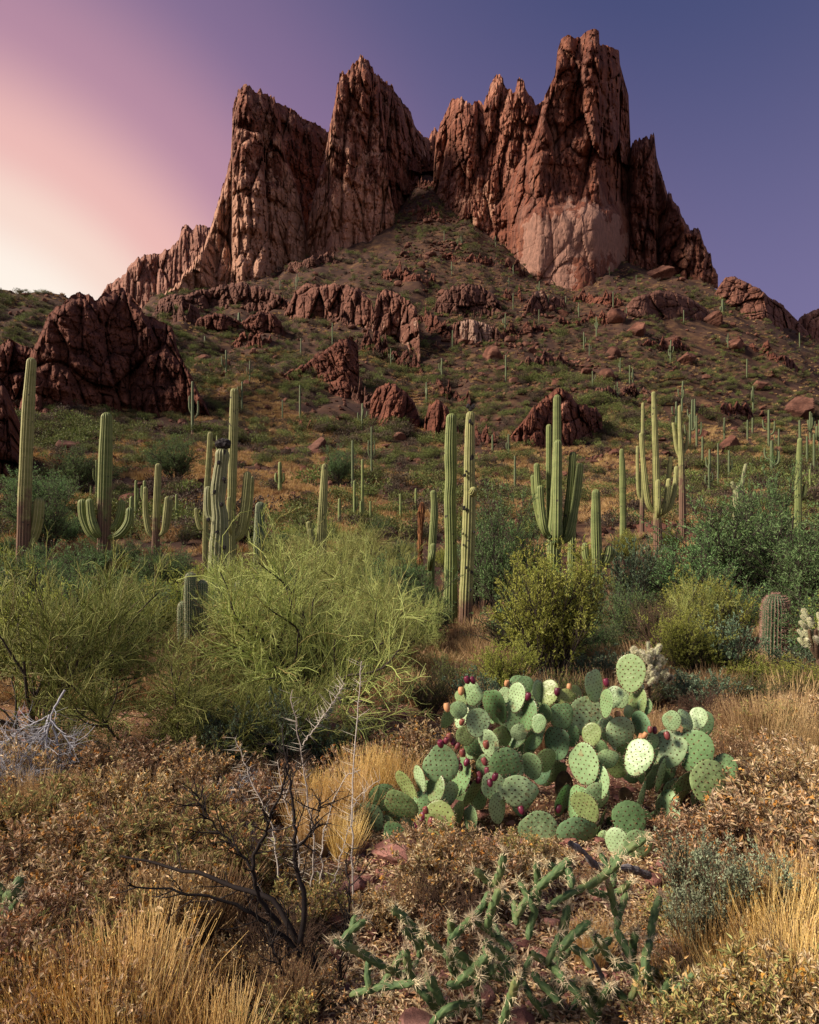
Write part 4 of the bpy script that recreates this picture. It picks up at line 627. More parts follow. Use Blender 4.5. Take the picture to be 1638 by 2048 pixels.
# the ones standing farther off, each with its column, foot and tip rows and width in the photograph
FAR = [(385, 872, 756, 6, [(379, 790), (396, 800)], 'clump of thin saguaros at the end of the big dark outcrop'), (560, 990, 922, 8, [(552, 945), (567, 945)], 'cross-shaped saguaro alone on the lower slope'), (705, 985, 874, 5, [], 'thin pole-like saguaro on the lower slope left of centre'), (725, 1052, 910, 6, [], 'tall thin saguaro with brownish foot left of centre'), (743, 960, 846, 4, [(737, 880), (749, 880)], 'dark thin saguaro with tight arms above the flat'), (709, 1052, 956, 6, [(714, 990)], 'thin saguaro with a side branch left of centre'),
       (679, 1058, 995, 7, [], 'small column saguaro nearest the tapering pale one'), (722, 1058, 1000, 6, [], 'small column saguaro in the middle of a row of three'), (741, 1058, 1000, 5, [], 'small column saguaro at the right end of a row of three'), (801, 1045, 985, 5, [], 'lone small saguaro left of the dead stump'), (832, 1030, 975, 6, [(827, 1010)], 'small saguaro just behind the dead stump'), (600, 840, 766, 4, [], 'thin saguaro high on the left middle slope'), (565, 842, 798, 3, [], 'tiny saguaro left of the thin one on the middle slope'), (655, 862, 832, 4, [], 'short saguaro low beside the slope shrubs'),
       (1030, 980, 908, 5, [], 'thin saguaro standing left of the candelabra'), (985, 905, 868, 4, [], 'small saguaro above and left of the candelabra'), (1017, 915, 866, 4, [(1013, 885)], 'small forked saguaro above the candelabra arms'), (263, 1075, 990, 9, [], 'saguaro column directly right of the fan-armed one'), (353, 1062, 985, 6, [(349, 1040), (359, 1045)], 'small saguaro with two nubs right of the slender one'), (272, 1060, 955, 7, [(276, 975)], 'brownish saguaro pair in the brush left of the slender one'), (289, 1062, 956, 7, [(284, 970)], 'brownish saguaro just left of the slender one'), (193, 1005, 915, 5, [(187, 935), (198, 930), (182, 970)], 'clustered thin saguaros behind the fan-armed one'), (434, 1000, 862, 4, [], 'very thin saguaro tip beside the scarred crown'), (100, 1060, 1020, 6, [], 'small saguaro in the brush near the left edge'),
       (1405, 935, 870, 5, [], 'small saguaro on the right slope foot'), (1418, 985, 925, 5, [(1411, 950), (1425, 945)], 'many-stemmed saguaro clump on the right slope foot'), (1436, 980, 880, 4, [], 'thin saguaro right of the stemmed clump'), (1458, 960, 898, 5, [(1464, 920)], 'forked saguaro above the broken stumpy one'), (1526, 950, 935, 6, [], 'barely visible saguaro tip behind the mesquite'), (1505, 870, 835, 4, [], 'small saguaro on the right slope below the rock hump'), (1495, 885, 838, 4, [], 'small saguaro below and left of another on the right slope'), (1628, 960, 862, 5, [(1622, 925), (1634, 920)], 'armed saguaro at the extreme right edge of the slope'), (1620, 1000, 935, 5, [], 'thin saguaro behind the stub-armed one at the right edge'), (1545, 925, 880, 4, [], 'thin saguaro on the right slope above the mesquite'), (1445, 628, 598, 5, [(1441, 612), (1449, 610)], 'branched saguaro beside the skyline shoulder slabs'), (478, 655, 623, 6, [(472, 640), (484, 638)], 'saguaro clump among dark rocks under the lichened ledge'), (410, 685, 672, 4, [], 'pale dead saguaro stub on the left slope')]
for u, vb, vt, wp, arms, lab in FAR:
    Y = float(np.nan_to_num(hit(u, vb)[0][1], nan=200)); saguaro(lab, Y, [(u, vb, wp), (u, (vb + vt) / 2, wp), (u, vt, wp * .8)], [(0, [(u + (a - u) * .4, min(b + (vb - vt) * .32, vb - 2), wp * .6), (a, b + (vb - vt) * .22, wp * .7), (a, b, wp * .6)]) for a, b in arms], ('saguaro' if vb > 985 else 'saguaro_far'), 8, .1, 'distant saguaros', n=14, sub=2)
def simple_saguaro(seed):
    rng = np.random.default_rng(seed); G = Geo(); column(G, [(0, 0, -.3), (0, 0, 3), (rng.normal() * .1, 0, 6)], [.19, .2, .15], 8, n=10, sub=2)
    for a in rng.uniform(0, 6.28, seed % 4): d = np.array([cos(a), sin(a), 0]); h = rng.uniform(1.8, 3); column(G, [d * .1 + [0, 0, h], d * .6 + [0, 0, h + .2], d * .8 + [0, 0, h + .9], d * .8 + [0, 0, h + rng.uniform(1.4, 2.4)]], [.09, .13, .13, .11], 8, n=10, sub=2)
    return G.mesh('saguaro', M['saguaro_far'])
SS = [simple_saguaro(i) for i in range(8)]
sg = np.concatenate([slope_points(26, rs, 880, 1300, 470, 640), slope_points(15, rs, 1180, 1640, 640, 900), slope_points(10, rs, 850, 1300, 640, 860), slope_points(9, rs, 450, 850, 640, 900), slope_points(12, rs, 1360, 1640, 860, 960), slope_points(8, rs, 330, 620, 560, 640)])
for k, p in enumerate(sg):
    o = link('saguaro', SS[k % 8], None, p); s = rs.uniform(.75, 1.35); o.scale = (s, s, s * rs.uniform(.8, 1.2)); o.rotation_euler[2] = rs.uniform(0, 6.28); tag(o, 'tiny far saguaro dotting the rocky slope', 'cactus', 'tiny saguaros far up the slope')

# ------------------------------------------------------------------ shrubs and small trees of the flat
def twiggy(seed, h, w, mat, n3=1900, n4=6400, tw=.0034):
    """palo verde: a haze of thin green twigs on a few dark limbs"""
    r_ = np.random.default_rng(seed); G = Geo(); C = Geo(); ns = 7; a = np.linspace(0, 6.28, ns, endpoint=False) + r_.normal(size=ns) * .4
    S = grow(np.c_[np.cos(a), np.sin(a), a * 0] * .05, np.c_[np.cos(a) * w / h * .55, np.sin(a) * w / h * .55, np.ones(ns)], r_.uniform(.45, .75, ns) * h, 7, r_, .16, -.02); tubes(G, S, np.linspace(.032, .012, 7), 5)
    s, d, t = branch(S, 46, r_, .15, 1, .75, .15); B = grow(s, d, r_.uniform(.22, .5, 46) * h, 6, r_, .2, .0); tubes(G, B, np.linspace(.013, .006, 6), 4)
    s, d, t = branch(B, 420, r_, .1, 1, .8, .1); B2 = grow(s, d, r_.uniform(.14, .34, 420) * h, 5, r_, .22, -.02); tubes(C, B2, np.linspace(.007, .0045, 5), 3)
    s, d, t = branch(B2, n3, r_, .1, 1, .75, .16); B3 = grow(s, d, r_.uniform(.07, .19, n3) * h, 4, r_, .14, .0); tubes(C, B3, np.linspace(tw * 1.1, tw * .7, 4), 3)
    s, d, t = branch(B3, n4, r_, .1, 1, .7, .2); B4 = grow(s, d, r_.uniform(.02, .075, n4) * h, 3, r_, .12, .02); tubes(C, B4, np.linspace(tw * .9, tw * .45, 3), 3)
    return [('trunk', G.mesh('trunk', M['bark'])), ('crown', C.mesh('crown', mat))]
def leafy(seed, h, w, ns, n1, n2, nl, L, Wd, leafm, stemm, up=.35, sr=.008, flowers=0, spread=1., lean=0., names=('stems', 'foliage'), ang=.65, droop=0.):
    r_ = np.random.default_rng(seed); G = Geo(); C = Geo(); a = r_.uniform(0, 6.28, ns); q = r_.uniform(.1, 1, ns) ** .7
    S = grow(np.c_[np.cos(a), np.sin(a), a * 0] * .04 * w, np.c_[np.cos(a) * q * w / h * .62 + lean, np.sin(a) * q * w / h * .62, np.ones(ns)], r_.uniform(.55, .85, ns) * h, 6, r_, .13, droop); tubes(G, S, np.linspace(sr, sr * .45, 6), 4)
    s, d, t = branch(S, n1, r_, .2, 1, ang, up); B = grow(s, d, r_.uniform(.16, .34, n1) * h, 5, r_, .18, droop); tubes(G, B, np.linspace(sr * .5, sr * .25, 5), 3)
    s, d, t = branch(B, n2, r_, .15, 1, ang, up); B2 = grow(s, d, r_.uniform(.07, .17, n2) * h, 4, r_, .2, droop); tubes(G, B2, np.linspace(sr * .28, sr * .16, 4), 3)
    s, d, t = branch(B2, nl, r_, .1, 1, .8, .15); f = r_.uniform(.6, 1.3, nl); leaves(C, s, d, norm(rdir(r_, nl) + [0, 0, .8]), L * f, Wd * f, curl=.25)
    if flowers:
        s, d, t = branch(B2, flowers, r_, .9, 1, .3, .4)
        for k in range(3): leaves(C, s + d * .01, rdir(r_, flowers), rdir(r_, flowers), np.full(flowers, .02), np.full(flowers, .016), mat=1)
    return [(names[0], G.mesh(names[0], stemm)), (names[1], C.mesh(names[1], [leafm, M['flower']], smooth=False))]
K = {}     # kinds: (parts, built height, built width)
K['palo'] = [(twiggy(i, 2., 2.3, M['green_twig']), 2., 2.5) for i in (1, 2)]
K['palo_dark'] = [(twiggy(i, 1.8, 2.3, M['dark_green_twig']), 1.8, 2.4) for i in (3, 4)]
K['creosote'] = [(leafy(i, 1.8, 1.7, 34, 330, 1300, 16000, .042, .018, M['creosote'], M['bark'], .4, .011), 1.75, 1.75) for i in (11, 12)]
K['mesquite'] = [(leafy(i, 3., 3.4, 26, 300, 1500, 13000, .085, .026, M['mesquite'], M['bark'], .25, .024, names=('trunk', 'crown'), droop=-.03), 2.9, 3.6) for i in (13, 14)]
K['jojoba'] = [(leafy(i, .9, 1.1, 30, 180, 520, 3400, .036, .02, M['jojoba'], M['bark'], .5, .008), .9, 1.15) for i in (15, 16)]
K['olive'] = [(leafy(i, 1.1, 1.4, 30, 220, 800, 5000, .03, .013, M['scrub'], M['bark'], .35, .009), 1.1, 1.5) for i in (17, 18)]
K['dry'] = [(leafy(i, .5, .8, 46, 230, 760, 4600, .030, .0105, M['dry_leaf'], M['brown_twig'], .3, .0042, 90), .5, .85) for i in (21, 22, 23)]
K['half'] = [(leafy(i, .55, .8, 42, 220, 700, 4000, .034, .011, M['dry_leaf_green'], M['brown_twig'], .4, .0042, 50), .55, .85) for i in (24, 25)]
K['sage'] = [(leafy(i, .5, .28, 9, 110, 480, 3000, .014, .0075, M['sage'], M['brown_twig'], .7, .004, ang=.5), .5, .3) for i in (26, 27)]
K['bare'] = [(leafy(i, .8, 1.2, 40, 420, 1700, 300, .015, .006, M['dry_leaf'], M['brown_twig'], .1, .007), .75, 1.3) for i in (28,)]
K['grey'] = [(leafy(i, .6, 1., 44, 420, 1500, 40, .01, .004, M['dry_leaf'], M['grey_twig'], .1, .0055), .6, 1.1) for i in (29,)]
def tuft_parts(seed, n, mat, h, heads=0, wd=.0022, lean=.38, spread=.10):
    rng = np.random.default_rng(seed); G = Geo(); a = rng.uniform(0, 6.28, n); r = rng.uniform(0, 1, n) ** .6 * spread; s = np.c_[np.cos(a) * r, np.sin(a) * r, np.zeros(n)]; q = rng.uniform(0, 1, n) ** 1.4 * lean
    P = grow(s, np.c_[np.cos(a) * q, np.sin(a) * q, np.ones(n)] + rng.normal(size=(n, 3)) * .09, rng.uniform(.4, 1., n) * h, 5, rng, .07, -.03); tubes(G, P, np.array([1, .95, .8, .55, .2]) * wd, 3); out = [('blades', G.mesh('blades', mat, False))]
    if heads:
        G = Geo(); sel = rng.integers(0, n, heads); e = P[sel, -1]; f = rng.uniform(.0, 1, (heads, 1)); p = P[sel, 3] * f + e * (1 - f); leaves(G, p + rng.normal(size=(heads, 3)) * .004, norm(P[sel, -1] - P[sel, 3] + rng.normal(size=(heads, 3)) * .02), rdir(rng, heads), rng.uniform(.008, .018, heads), rng.uniform(.003, .006, heads)); out.append(('seed_heads', G.mesh('seed_heads', mat, False)))
    return out
K['gold'] = [(tuft_parts(31 + i, 420, M['gold'], .52, 500), .5, .4) for i in range(3)]
K['straw'] = [(tuft_parts(41 + i, 380, M['straw'], .5, 900, lean=.55), .5, .5) for i in range(2)]
CNT = {}
def plant(kind, name, label, cat, p, sw=1., sh=1., rz=None, group=None, parts=True):
    i = CNT.get(kind, 0); CNT[kind] = i + 1; ms, h, w_ = K[kind][i % len(K[kind])]
    e = thing(name, label, cat, (p[0], p[1], p[2] - .02), group, random.uniform(0, 6.28) if rz is None else rz); e.scale = (sw, sw, sh)
    for nm, me in ms: link(nm, me, e)
    return e
def plant_px(kind, name, label, cat, u, Y, vtop, wpx, group=None, rz=None):
    ms, h, w_ = K[kind][CNT.get(kind, 0) % len(K[kind])]; p = onground(u, Y); top = EYE + (HZ - vtop) / FPX * Y
    return plant(kind, name, label, cat, p, wpx / FPX * Y / w_, max(.2, (top - p[2])) / h, rz, group)
PG = 'palo verde trees of the flat'
plant_px('palo', 'palo_verde_tree', 'large bright yellow-green palo verde bush filling the middle left', 'tree', 620, 6.5, 1072, 430, PG)
plant_px('palo', 'palo_verde_tree', 'yellow-green palo verde in front of the small three-headed saguaro clump', 'tree', 545, 6.9, 1120, 270, PG)
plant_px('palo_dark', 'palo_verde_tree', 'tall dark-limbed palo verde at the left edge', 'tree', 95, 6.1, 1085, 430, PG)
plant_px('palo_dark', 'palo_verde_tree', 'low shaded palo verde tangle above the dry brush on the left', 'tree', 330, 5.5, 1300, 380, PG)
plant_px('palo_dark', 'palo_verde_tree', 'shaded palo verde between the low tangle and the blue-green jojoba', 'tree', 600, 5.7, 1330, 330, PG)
plant_px('palo', 'palo_verde_tree', 'olive palo verde left of the foot of the touching saguaro pair', 'tree', 755, 9.6, 1150, 210, PG)
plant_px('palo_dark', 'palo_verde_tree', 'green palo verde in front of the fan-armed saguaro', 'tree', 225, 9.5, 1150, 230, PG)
plant_px('palo', 'palo_verde_tree', 'slim yellow palo verde sapling right of the stub-armed saguaro', 'tree', 1392, 11.5, 1140, 110, PG)
plant_px('palo', 'palo_verde_tree', 'low yellow-green palo verde behind the bright one', 'tree', 700, 13, 1060, 200, PG)
for u, Y, vt, wp, lab in [(560, 19, 1050, 190, 'pale palo verde haze behind the bright one'), (760, 21, 1045, 190, 'pale palo verde below the row of small saguaros'), (650, 26, 1040, 200, 'distant palo verde between the tapering saguaro and the dead stump'), (440, 15, 1120, 150, 'palo verde around the scarred saguaro foot'), (820, 12, 1160, 130, 'olive palo verde just left of the crooked saguaro')]: plant_px('palo', 'palo_verde_tree', lab, 'tree', u, Y, vt, wp, PG)
plant_px('creosote', 'creosote_bush', 'airy yellow-green creosote bush below the candelabra saguaro', 'shrub', 1098, 8.8, 1090, 255)
plant_px('creosote', 'creosote_bush', 'low creosote spray right of the touching saguaro pair', 'shrub', 1010, 8.2, 1275, 130)
plant_px('creosote', 'creosote_bush', 'small creosote in front of the barrel cactus', 'shrub', 1480, 9.2, 1300, 150)
MG = 'mesquite trees'
for u, Y, vt, wp, lab in [(1500, 17, 965, 380, 'large blue-green mesquite mass on the right'), (1400, 16, 1060, 220, 'mesquite bush left of the large mass on the right'), (1625, 15, 1020, 270, 'mesquite bush cut by the right edge'), (1005, 17, 995, 180, 'feathery mesquite left of the candelabra saguaro'), (960, 19, 1040, 130, 'dark mesquite behind the touching saguaro pair'), (130, 17, 1095, 200, 'green mesquite at the foot of the leftmost saguaro'), (20, 19, 1090, 180, 'green mesquite cut by the left edge'), (1545, 27, 940, 130, 'bright green mesquite up behind the large mass'), (330, 24, 1080, 140, 'green mesquite around the foot of the slender saguaro'), (100, 36, 960, 150, 'dark green mesquite under the big outcrop'), (165, 60, 885, 130, 'green mesquite on the rise below the big outcrop'), (350, 70, 875, 110, 'grey-green mesquite on the straw slope'), (75, 50, 930, 150, 'green mesquite near the left edge below the rock wall'), (675, 80, 895, 70, 'rounded green mesquite on the lower slope'), (1250, 13, 1150, 110, 'dark mesquite right of the two-stub saguaro'), (1190, 12, 1230, 120, 'dark shrub mass at the foot of the two-stub saguaro')]:
    plant_px('mesquite', 'mesquite_tree', lab, 'tree', u, Y, vt, wp, MG)
JG = 'leafy shrubs of the flat'
for kd, u, Y, vt, wp, lab in [('jojoba', 560, 5.25, 1375, 150, 'blue-green jojoba right under the bright palo verde'), ('jojoba', 455, 5.2, 1400, 150, 'blue-green jojoba left of another at the palo verde foot'), ('jojoba', 640, 5.4, 1420, 130, 'shaded jojoba behind the white thorny stems'), ('jojoba', 1345, 8.4, 1335, 170, 'jojoba right of the pale cholla'), ('jojoba', 1460, 9.4, 1215, 140, 'pale green jojoba left of the barrel cactus'), ('jojoba', 1400, 7.6, 1330, 150, 'jojoba behind the right end of the prickly pear'), ('jojoba', 1230, 9.8, 1290, 130, 'jojoba behind the pale cholla'), ('jojoba', 1180, 9.2, 1300, 110, 'jojoba left of the pale cholla'),
                         ('olive', 1290, 12, 1180, 120, 'dark twiggy olive shrub beside the pink boulder'), ('bare', 1320, 11.5, 1185, 130, 'bare brownish twig shrub in the dip by the pink boulder'), ('olive', 1300, 21, 1075, 90, 'low dark green shrub under the long-armed saguaro'), ('olive', 860, 10.5, 1300, 90, 'olive shrub at the foot of the touching pair'), ('olive', 790, 15, 1120, 60, 'round dark shrub left of the touching pair'), ('olive', 860, 7.6, 1330, 150, 'olive shrub behind the left tip of the prickly pear'), ('olive', 1590, 8.2, 1345, 150, 'olive shrub behind the tan grass on the right'), ('olive', 1600, 10.5, 1250, 130, 'dark olive shrub under the cholla at the right edge'), ('bare', 750, 5.8, 1440, 190, 'bare brown twigs right of the bright palo verde'), ('bare', 560, 5.0, 1490, 200, 'bare dark twigs under the jojoba'), ('bare', 350, 5.0, 1480, 220, 'bare dark twigs under the shaded palo verde'), ('grey', 480, 4.5, 1530, 220, 'grey leafless twig bush above the dry brush'), ('bare', 60, 5.15, 1430, 260, 'dark tangle of dead twigs at the left edge'), ('bare', 190, 5.2, 1460, 220, 'dark dead tangle right of the bleached drooping branches'),
                         ('grey', 40, 4.6, 1470, 230, 'pale grey dead shrub at the left edge'), ('grey', 300, 4.3, 1580, 170, 'small grey twig bush in the brush on the left'), ('grey', 620, 4.4, 1560, 150, 'grey twigs behind the bleached thorny stems'), ('olive', 900, 8.3, 1300, 120, 'olive shrub directly right of the bright palo verde'), ('jojoba', 960, 7.4, 1330, 130, 'jojoba behind the left half of the prickly pear'), ('olive', 1150, 7.4, 1320, 150, 'dark olive shrub behind the middle of the prickly pear'), ('mesquite', 1130, 11, 1190, 130, 'green mesquite behind the airy creosote'), ('jojoba', 1060, 7.0, 1345, 110, 'low jojoba under the airy creosote'), ('olive', 1380, 9.5, 1250, 150, 'olive shrub between the sapling and the barrel cactus'), ('mesquite', 1440, 13, 1150, 170, 'leafy mesquite in front of the large mass'), ('olive', 1500, 7.9, 1335, 140, 'olive shrub in front of the barrel cactus foot'), ('jojoba', 1600, 9.6, 1280, 140, 'jojoba right of the barrel cactus'), ('creosote', 1620, 8.4, 1320, 150, 'yellowish creosote at the right edge above the tan grass'), ('olive', 1290, 8.0, 1350, 120, 'olive shrub under the pale cholla'), ('bare', 1420, 7.2, 1370, 150, 'bare brown shrub right of the prickly pear tip'), ('mesquite', 850, 13, 1170, 110, 'dark leafy bush left of the touching pair'), ('half', 1610, 7.4, 1390, 140, 'half-dry bush at the right edge behind the grass'), ('half', 410, 6.0, 1300, 130, 'orange-flecked dry bush inside the palo verde shade'), ('olive', 260, 12, 1160, 130, 'olive shrub under the slender saguaro'), ('olive', 455, 11, 1215, 80, 'olive shrub around the three-headed clump'), ('olive', 1440, 12, 1210, 140, 'olive shrub in front of the large mesquite mass'), ('jojoba', 1260, 16, 1060, 110, 'yellowish shrub under the plain armless saguaro')]:
    plant_px(kd, 'shrub', lab, 'shrub', u, Y, vt, wp, JG)
# filling shrubs of the flat
rf = np.random.default_rng(77); Yf = np.exp(rf.uniform(math.log(9), math.log(44), 215)); uf = rf.uniform(-120, 1760, 215)
for u, Y in zip(uf, Yf):
    if (560 < u < 860 and Y < 13) or (850 < u < 1000 and Y < 17) or (325 < u < 440 and Y < 15) or (1430 < u < 1650 and Y < 11.5) or (1130 < u < 1320 and Y < 16): continue
    kd = rf.choice(['olive', 'mesquite', 'mesquite', 'jojoba', 'creosote', 'creosote', 'dry', 'bare']); sc = rf.uniform(.6, 1.15) * (.55 if kd == 'mesquite' else .85 if kd == 'creosote' else 1.6 if kd == 'dry' else 1.)
    lab, cat = {'olive': 'low olive shrub in the brush between saguaros', 'mesquite': 'small green mesquite in the brush between saguaros', 'jojoba': 'small grey-green jojoba in the brush between saguaros', 'creosote': 'small airy creosote in the brush between saguaros', 'dry': 'rusty dry bush in the brush between saguaros', 'bare': 'leafless brown shrub in the brush between saguaros'}[kd], 'shrub'
    plant(kd, {'olive': 'olive_shrub', 'mesquite': 'mesquite_tree', 'jojoba': 'jojoba_shrub', 'creosote': 'creosote_bush', 'dry': 'dry_bush', 'bare': 'bare_shrub'}[kd], lab, cat, onground(u, Y), sc, sc * rf.uniform(.8, 1.1), group='brush between the saguaros')
nf = 4200; Yg = np.exp(rf.uniform(math.log(8.), math.log(62), nf)); ug = rf.uniform(-900, 2500, nf); xg = (ug - CX) / FPX * Yg; gp2 = np.c_[xg, Yg, H(xg, Yg)]
scatter('dry_grass', [tuft_geo(510 + i, 120, M['straw'], .42, .005, .16, .8) for i in range(3)], gp2, rf.uniform(.6, 1.2, nf), 'dry straw grass between the shrubs of the flat')
for u, v, h, lab in ((48, 553, 30, 'tiny round tree on the far left skyline'), (103, 548, 34, 'small tree left of the skyline rock knob'), (185, 585, 36, 'small bare-stemmed tree right of the skyline rock knob')):
    p = hit(u, v + 6)[0]
    if not np.isnan(p[1]): plant('mesquite', 'tree', lab, 'tree', p, h / FPX * p[1] / 3.2, h / FPX * p[1] / 2.7)

# ------------------------------------------------------------------ barrel cactus, young saguaros, pale chollas
def spiny_column(name, label, parts_, Y, ribs, mat, spm, L, group=None, cat='cactus'):
    u0, v0 = parts_[0][0][:2]; g0 = onground(u0, Y); e = thing(name, label, cat, g0, group)
    for k, col_ in enumerate(parts_):
        G = Geo(); S = Geo(); pts = np.array([at(u, v, Y + .1 * k) for u, v, _ in col_]) - g0
        if pts[0, 2] > 0: pts[0, 2] = -.05
        c, r, A, B = column(G, pts, [w_ / FPX * Y / 2 for *_, w_ in col_], ribs, .2, seed=k + 3, n=40, sub=4)
        rr = np.random.default_rng(k); L_ = np.r_[0, np.cumsum(np.linalg.norm(np.diff(c, axis=0), axis=1))]; m = int(L_[-1] / .035); si = np.interp(np.linspace(.05, L_[-1] - .004, m), L_, np.arange(len(c))); a0 = si.astype(int).clip(0, len(c) - 2); f = (si - a0)[:, None]
        cc = c[a0] * (1 - f) + c[a0 + 1] * f; rad = (r[a0] * (1 - f[:, 0]) + r[a0 + 1] * f[:, 0]); th = np.arange(ribs) * 2 * pi / ribs
        d = A[a0][:, None] * np.cos(th)[:, None] + B[a0][:, None] * np.sin(th)[:, None]; p = cc[:, None] + d * rad[:, None, None]; p = p.reshape(-1, 3); d = d.reshape(-1, 3)
        for q in range(4): spikes(S, p, d + rr.normal(size=d.shape) * .7 + [0, 0, .2], rr.uniform(.6, 1.2, len(p)) * L, .0028)
        body = link('body', G.mesh('body', M[mat]), e); link('spines', S.mesh('spines', M[spm], False), body)
    return e
spiny_column('barrel_cactus', 'stout dark green barrel cactus with pinkish spines on the right', [[(1548, 1345, 50), (1550, 1270, 53), (1551, 1215, 50), (1551, 1188, 40)]], 10.4, 24, 'barrel', 'pink_spine', .05)
spiny_column('saguaro', 'clump of three dark young saguaro heads by the bright palo verde', [[(381, 1225, 23), (381, 1180, 24), (382, 1144, 21)], [(404, 1230, 22), (404, 1190, 23), (405, 1157, 21)], [(368, 1265, 24), (368, 1230, 25), (367, 1202, 22)]], 13, 18, 'saguaro_young', 'spine', .03, 'saguaros on the flat')
spiny_column('saguaro', 'small round young saguaro head poking from the bright palo verde', [[(480, 1215, 21), (480, 1180, 22), (479, 1160, 19)]], 14, 16, 'saguaro_young', 'spine', .03, 'saguaros on the flat')
spiny_column('barrel_cactus', 'small round barrel cactus under the long-armed saguaro', [[(1297, 1115, 9), (1296, 1100, 11), (1295, 1091, 9)]], 26, 12, 'barrel', 'pink_spine', .05)
def cholla_joint(seed):
    rng = np.random.default_rng(seed); G = Geo(); S = Geo(); c, r, A, B = column(G, [(0, 0, 0), (rng.normal() * .006, 0, .05), (0, 0, .115)], [.017, .022, .019], 7, .12, n=14, sub=3)
    n = 420; i = rng.integers(0, len(c), n); th = rng.uniform(0, 6.28, n)[:, None]; d = A[i] * np.cos(th) + B[i] * np.sin(th); spikes(S, c[i] + d * r[i][:, None] * .9, d + rng.normal(size=(n, 3)) * .5 + [0, 0, .3], rng.uniform(.012, .024, n), .0016)
    return G.mesh('joint', M['cholla_pale']), S.mesh('spines', M['cream_spine'], False)
CJ = [cholla_joint(i) for i in range(4)]
def teddy(label, u, Y, vtop, wpx, n, seed):
    rng = np.random.default_rng(seed); p = onground(u, Y); e = thing('cholla_cactus', label, 'cactus', p, 'pale fuzzy chollas'); wd = wpx / FPX * Y / 2; ht = EYE + (HZ - vtop) / FPX * Y - p[2]
    G = Geo(); column(G, [(0, 0, -.05), (.02, 0, ht * .35), (0, .02, ht * .72)], [.05, .045, .03], 8, .1, n=14, sub=2, dmg=.2); 
    for a in rng.uniform(0, 6.28, 6): column(G, [(0, 0, ht * .35), (cos(a) * wd * .5, sin(a) * wd * .5, ht * .5), (cos(a) * wd * .75, sin(a) * wd * .75, ht * .7)], [.03, .025, .02], 7, .1, n=10, sub=2)
    link('trunk', G.mesh('trunk', M['old_pad']), e)
    for k in range(n):
        d = rdir(rng, 1)[0]; d[2] = abs(d[2]) * .9 - .15; d = d / np.linalg.norm(d); q = rng.uniform(.55, 1.) if k > n * .3 else rng.uniform(.3, .7); o = d * q * [wd * .92, wd * .92, ht * .42]; o[2] += ht * .5
        J, S = CJ[k % 4]; j = link('joint', J, e, o); v = Vector((d[0] * .7 + rng.normal() * .2, d[1] * .7 + rng.normal() * .2, .9)); j.rotation_euler = v.to_track_quat('Z', 'Y').to_euler(); s = rng.uniform(.8, 1.25); j.scale = (s, s, s); link('spines', S, j)
teddy('pale fuzzy cholla right behind the tallest prickly pear pad', 1290, 7.6, 1276, 88, 75, 5); teddy('pale fuzzy cholla with dark stem at the right edge', 1636, 9., 1198, 60, 40, 6)

# ------------------------------------------------------------------ prickly pear
def pad_meshes(seed):
    rng = np.random.default_rng(seed); nr, na = 8, 36; G = Geo(); th = np.arange(na) * 2 * pi / na; wob = 1 + .06 * np.interp(th, np.linspace(0, 2 * pi, 9), np.r_[(q := rng.normal(size=8)), q[:1]]); asy = rng.uniform(.1, .24)
    ox = .41 * np.cos(th) * (1 + asy * np.sin(th)) * wob; oz = .5 + .5 * np.sin(th) * wob; bend = rng.normal() * .06
    def surf(r, side):
        x = ox * r; z = .5 + (oz - .5) * r; y = side * (.05 * (1 - r ** 2.6) ** .55 + .016 * (1 - r * .6) * fbm(x * 7 + seed, z * 7, 3, seed)) + bend * ((x * 2) ** 2 + (z - .5) ** 2 * 2); return np.stack([x, y, z], -1)
    R = np.sin(np.linspace(.06, 1, nr) * pi / 2)
    for side in (-1, 1):
        V = np.concatenate([surf(r, side) for r in R]); i = np.arange(nr - 1)[:, None] * na; s = np.arange(na)[None]; s2 = (s + 1) % na; q = np.stack([i + s, i + s2, i + na + s2, i + na + s], -1).reshape(-1, 4)
        cv = V[:na].mean(0)[None]; G.add(np.vstack([V, cv]), q if side < 0 else q[:, ::-1], np.stack([s[0], np.full(na, nr * na), s2[0]], -1) if side < 0 else np.stack([s[0], s2[0], np.full(na, nr * na)], -1))
    S = Geo(); P = []; D = []
    for side in (-1, 1):
        for a in range(-5, 6):
            for b in range(0, 10):
                x = (a + .5 * (b % 2)) * .145 + rng.normal() * .008; z = .06 + b * .103 + rng.normal() * .008
                if (x / .41 / (1 + asy * (z - .5) * 2)) ** 2 + ((z - .5) / .5) ** 2 > .86: continue
                r2 = min(.99, math.sqrt((x / .41) ** 2 + ((z - .5) / .5) ** 2)); y = side * (.05 * (1 - r2 ** 2.6) ** .55) + bend * ((x * 2) ** 2 + (z - .5) ** 2 * 2); P.append((x, y, z)); D.append((x * .6, side, (z - .5) * .6))
    nin = len(P)
    for k in range(0, na): 
        if rng.uniform() < .8: P.append((ox[k], bend * ((ox[k] * 2) ** 2 + (oz[k] - .5) ** 2 * 2), oz[k])); D.append((ox[k], 0, oz[k] - .5))
    P = np.array(P); D = norm(np.array(D)); v_, f_ = icosphere(0)
    for p in P: S.add(p + v_ * [1, .8, 1] * rng.uniform(.017, .026), t=f_)
    spikes(S, P[:nin], D[:nin] + rng.normal(size=(nin, 3)) * .7, rng.uniform(.04, .09, nin), .003, mat=1)
    for k in range(2): spikes(S, P[nin:], D[nin:] + rng.normal(size=(len(P) - nin, 3)) * .45, rng.uniform(.05, .11, len(P) - nin), .004, mat=1)
    return G.mesh('pad', M['pad']), S.mesh('spines', [M['areole'], M['spine']], False)
PADS = [pad_meshes(i) for i in range(7)]
OLD = PADS[0][0].copy(); OLD.materials[0] = M['old_pad']
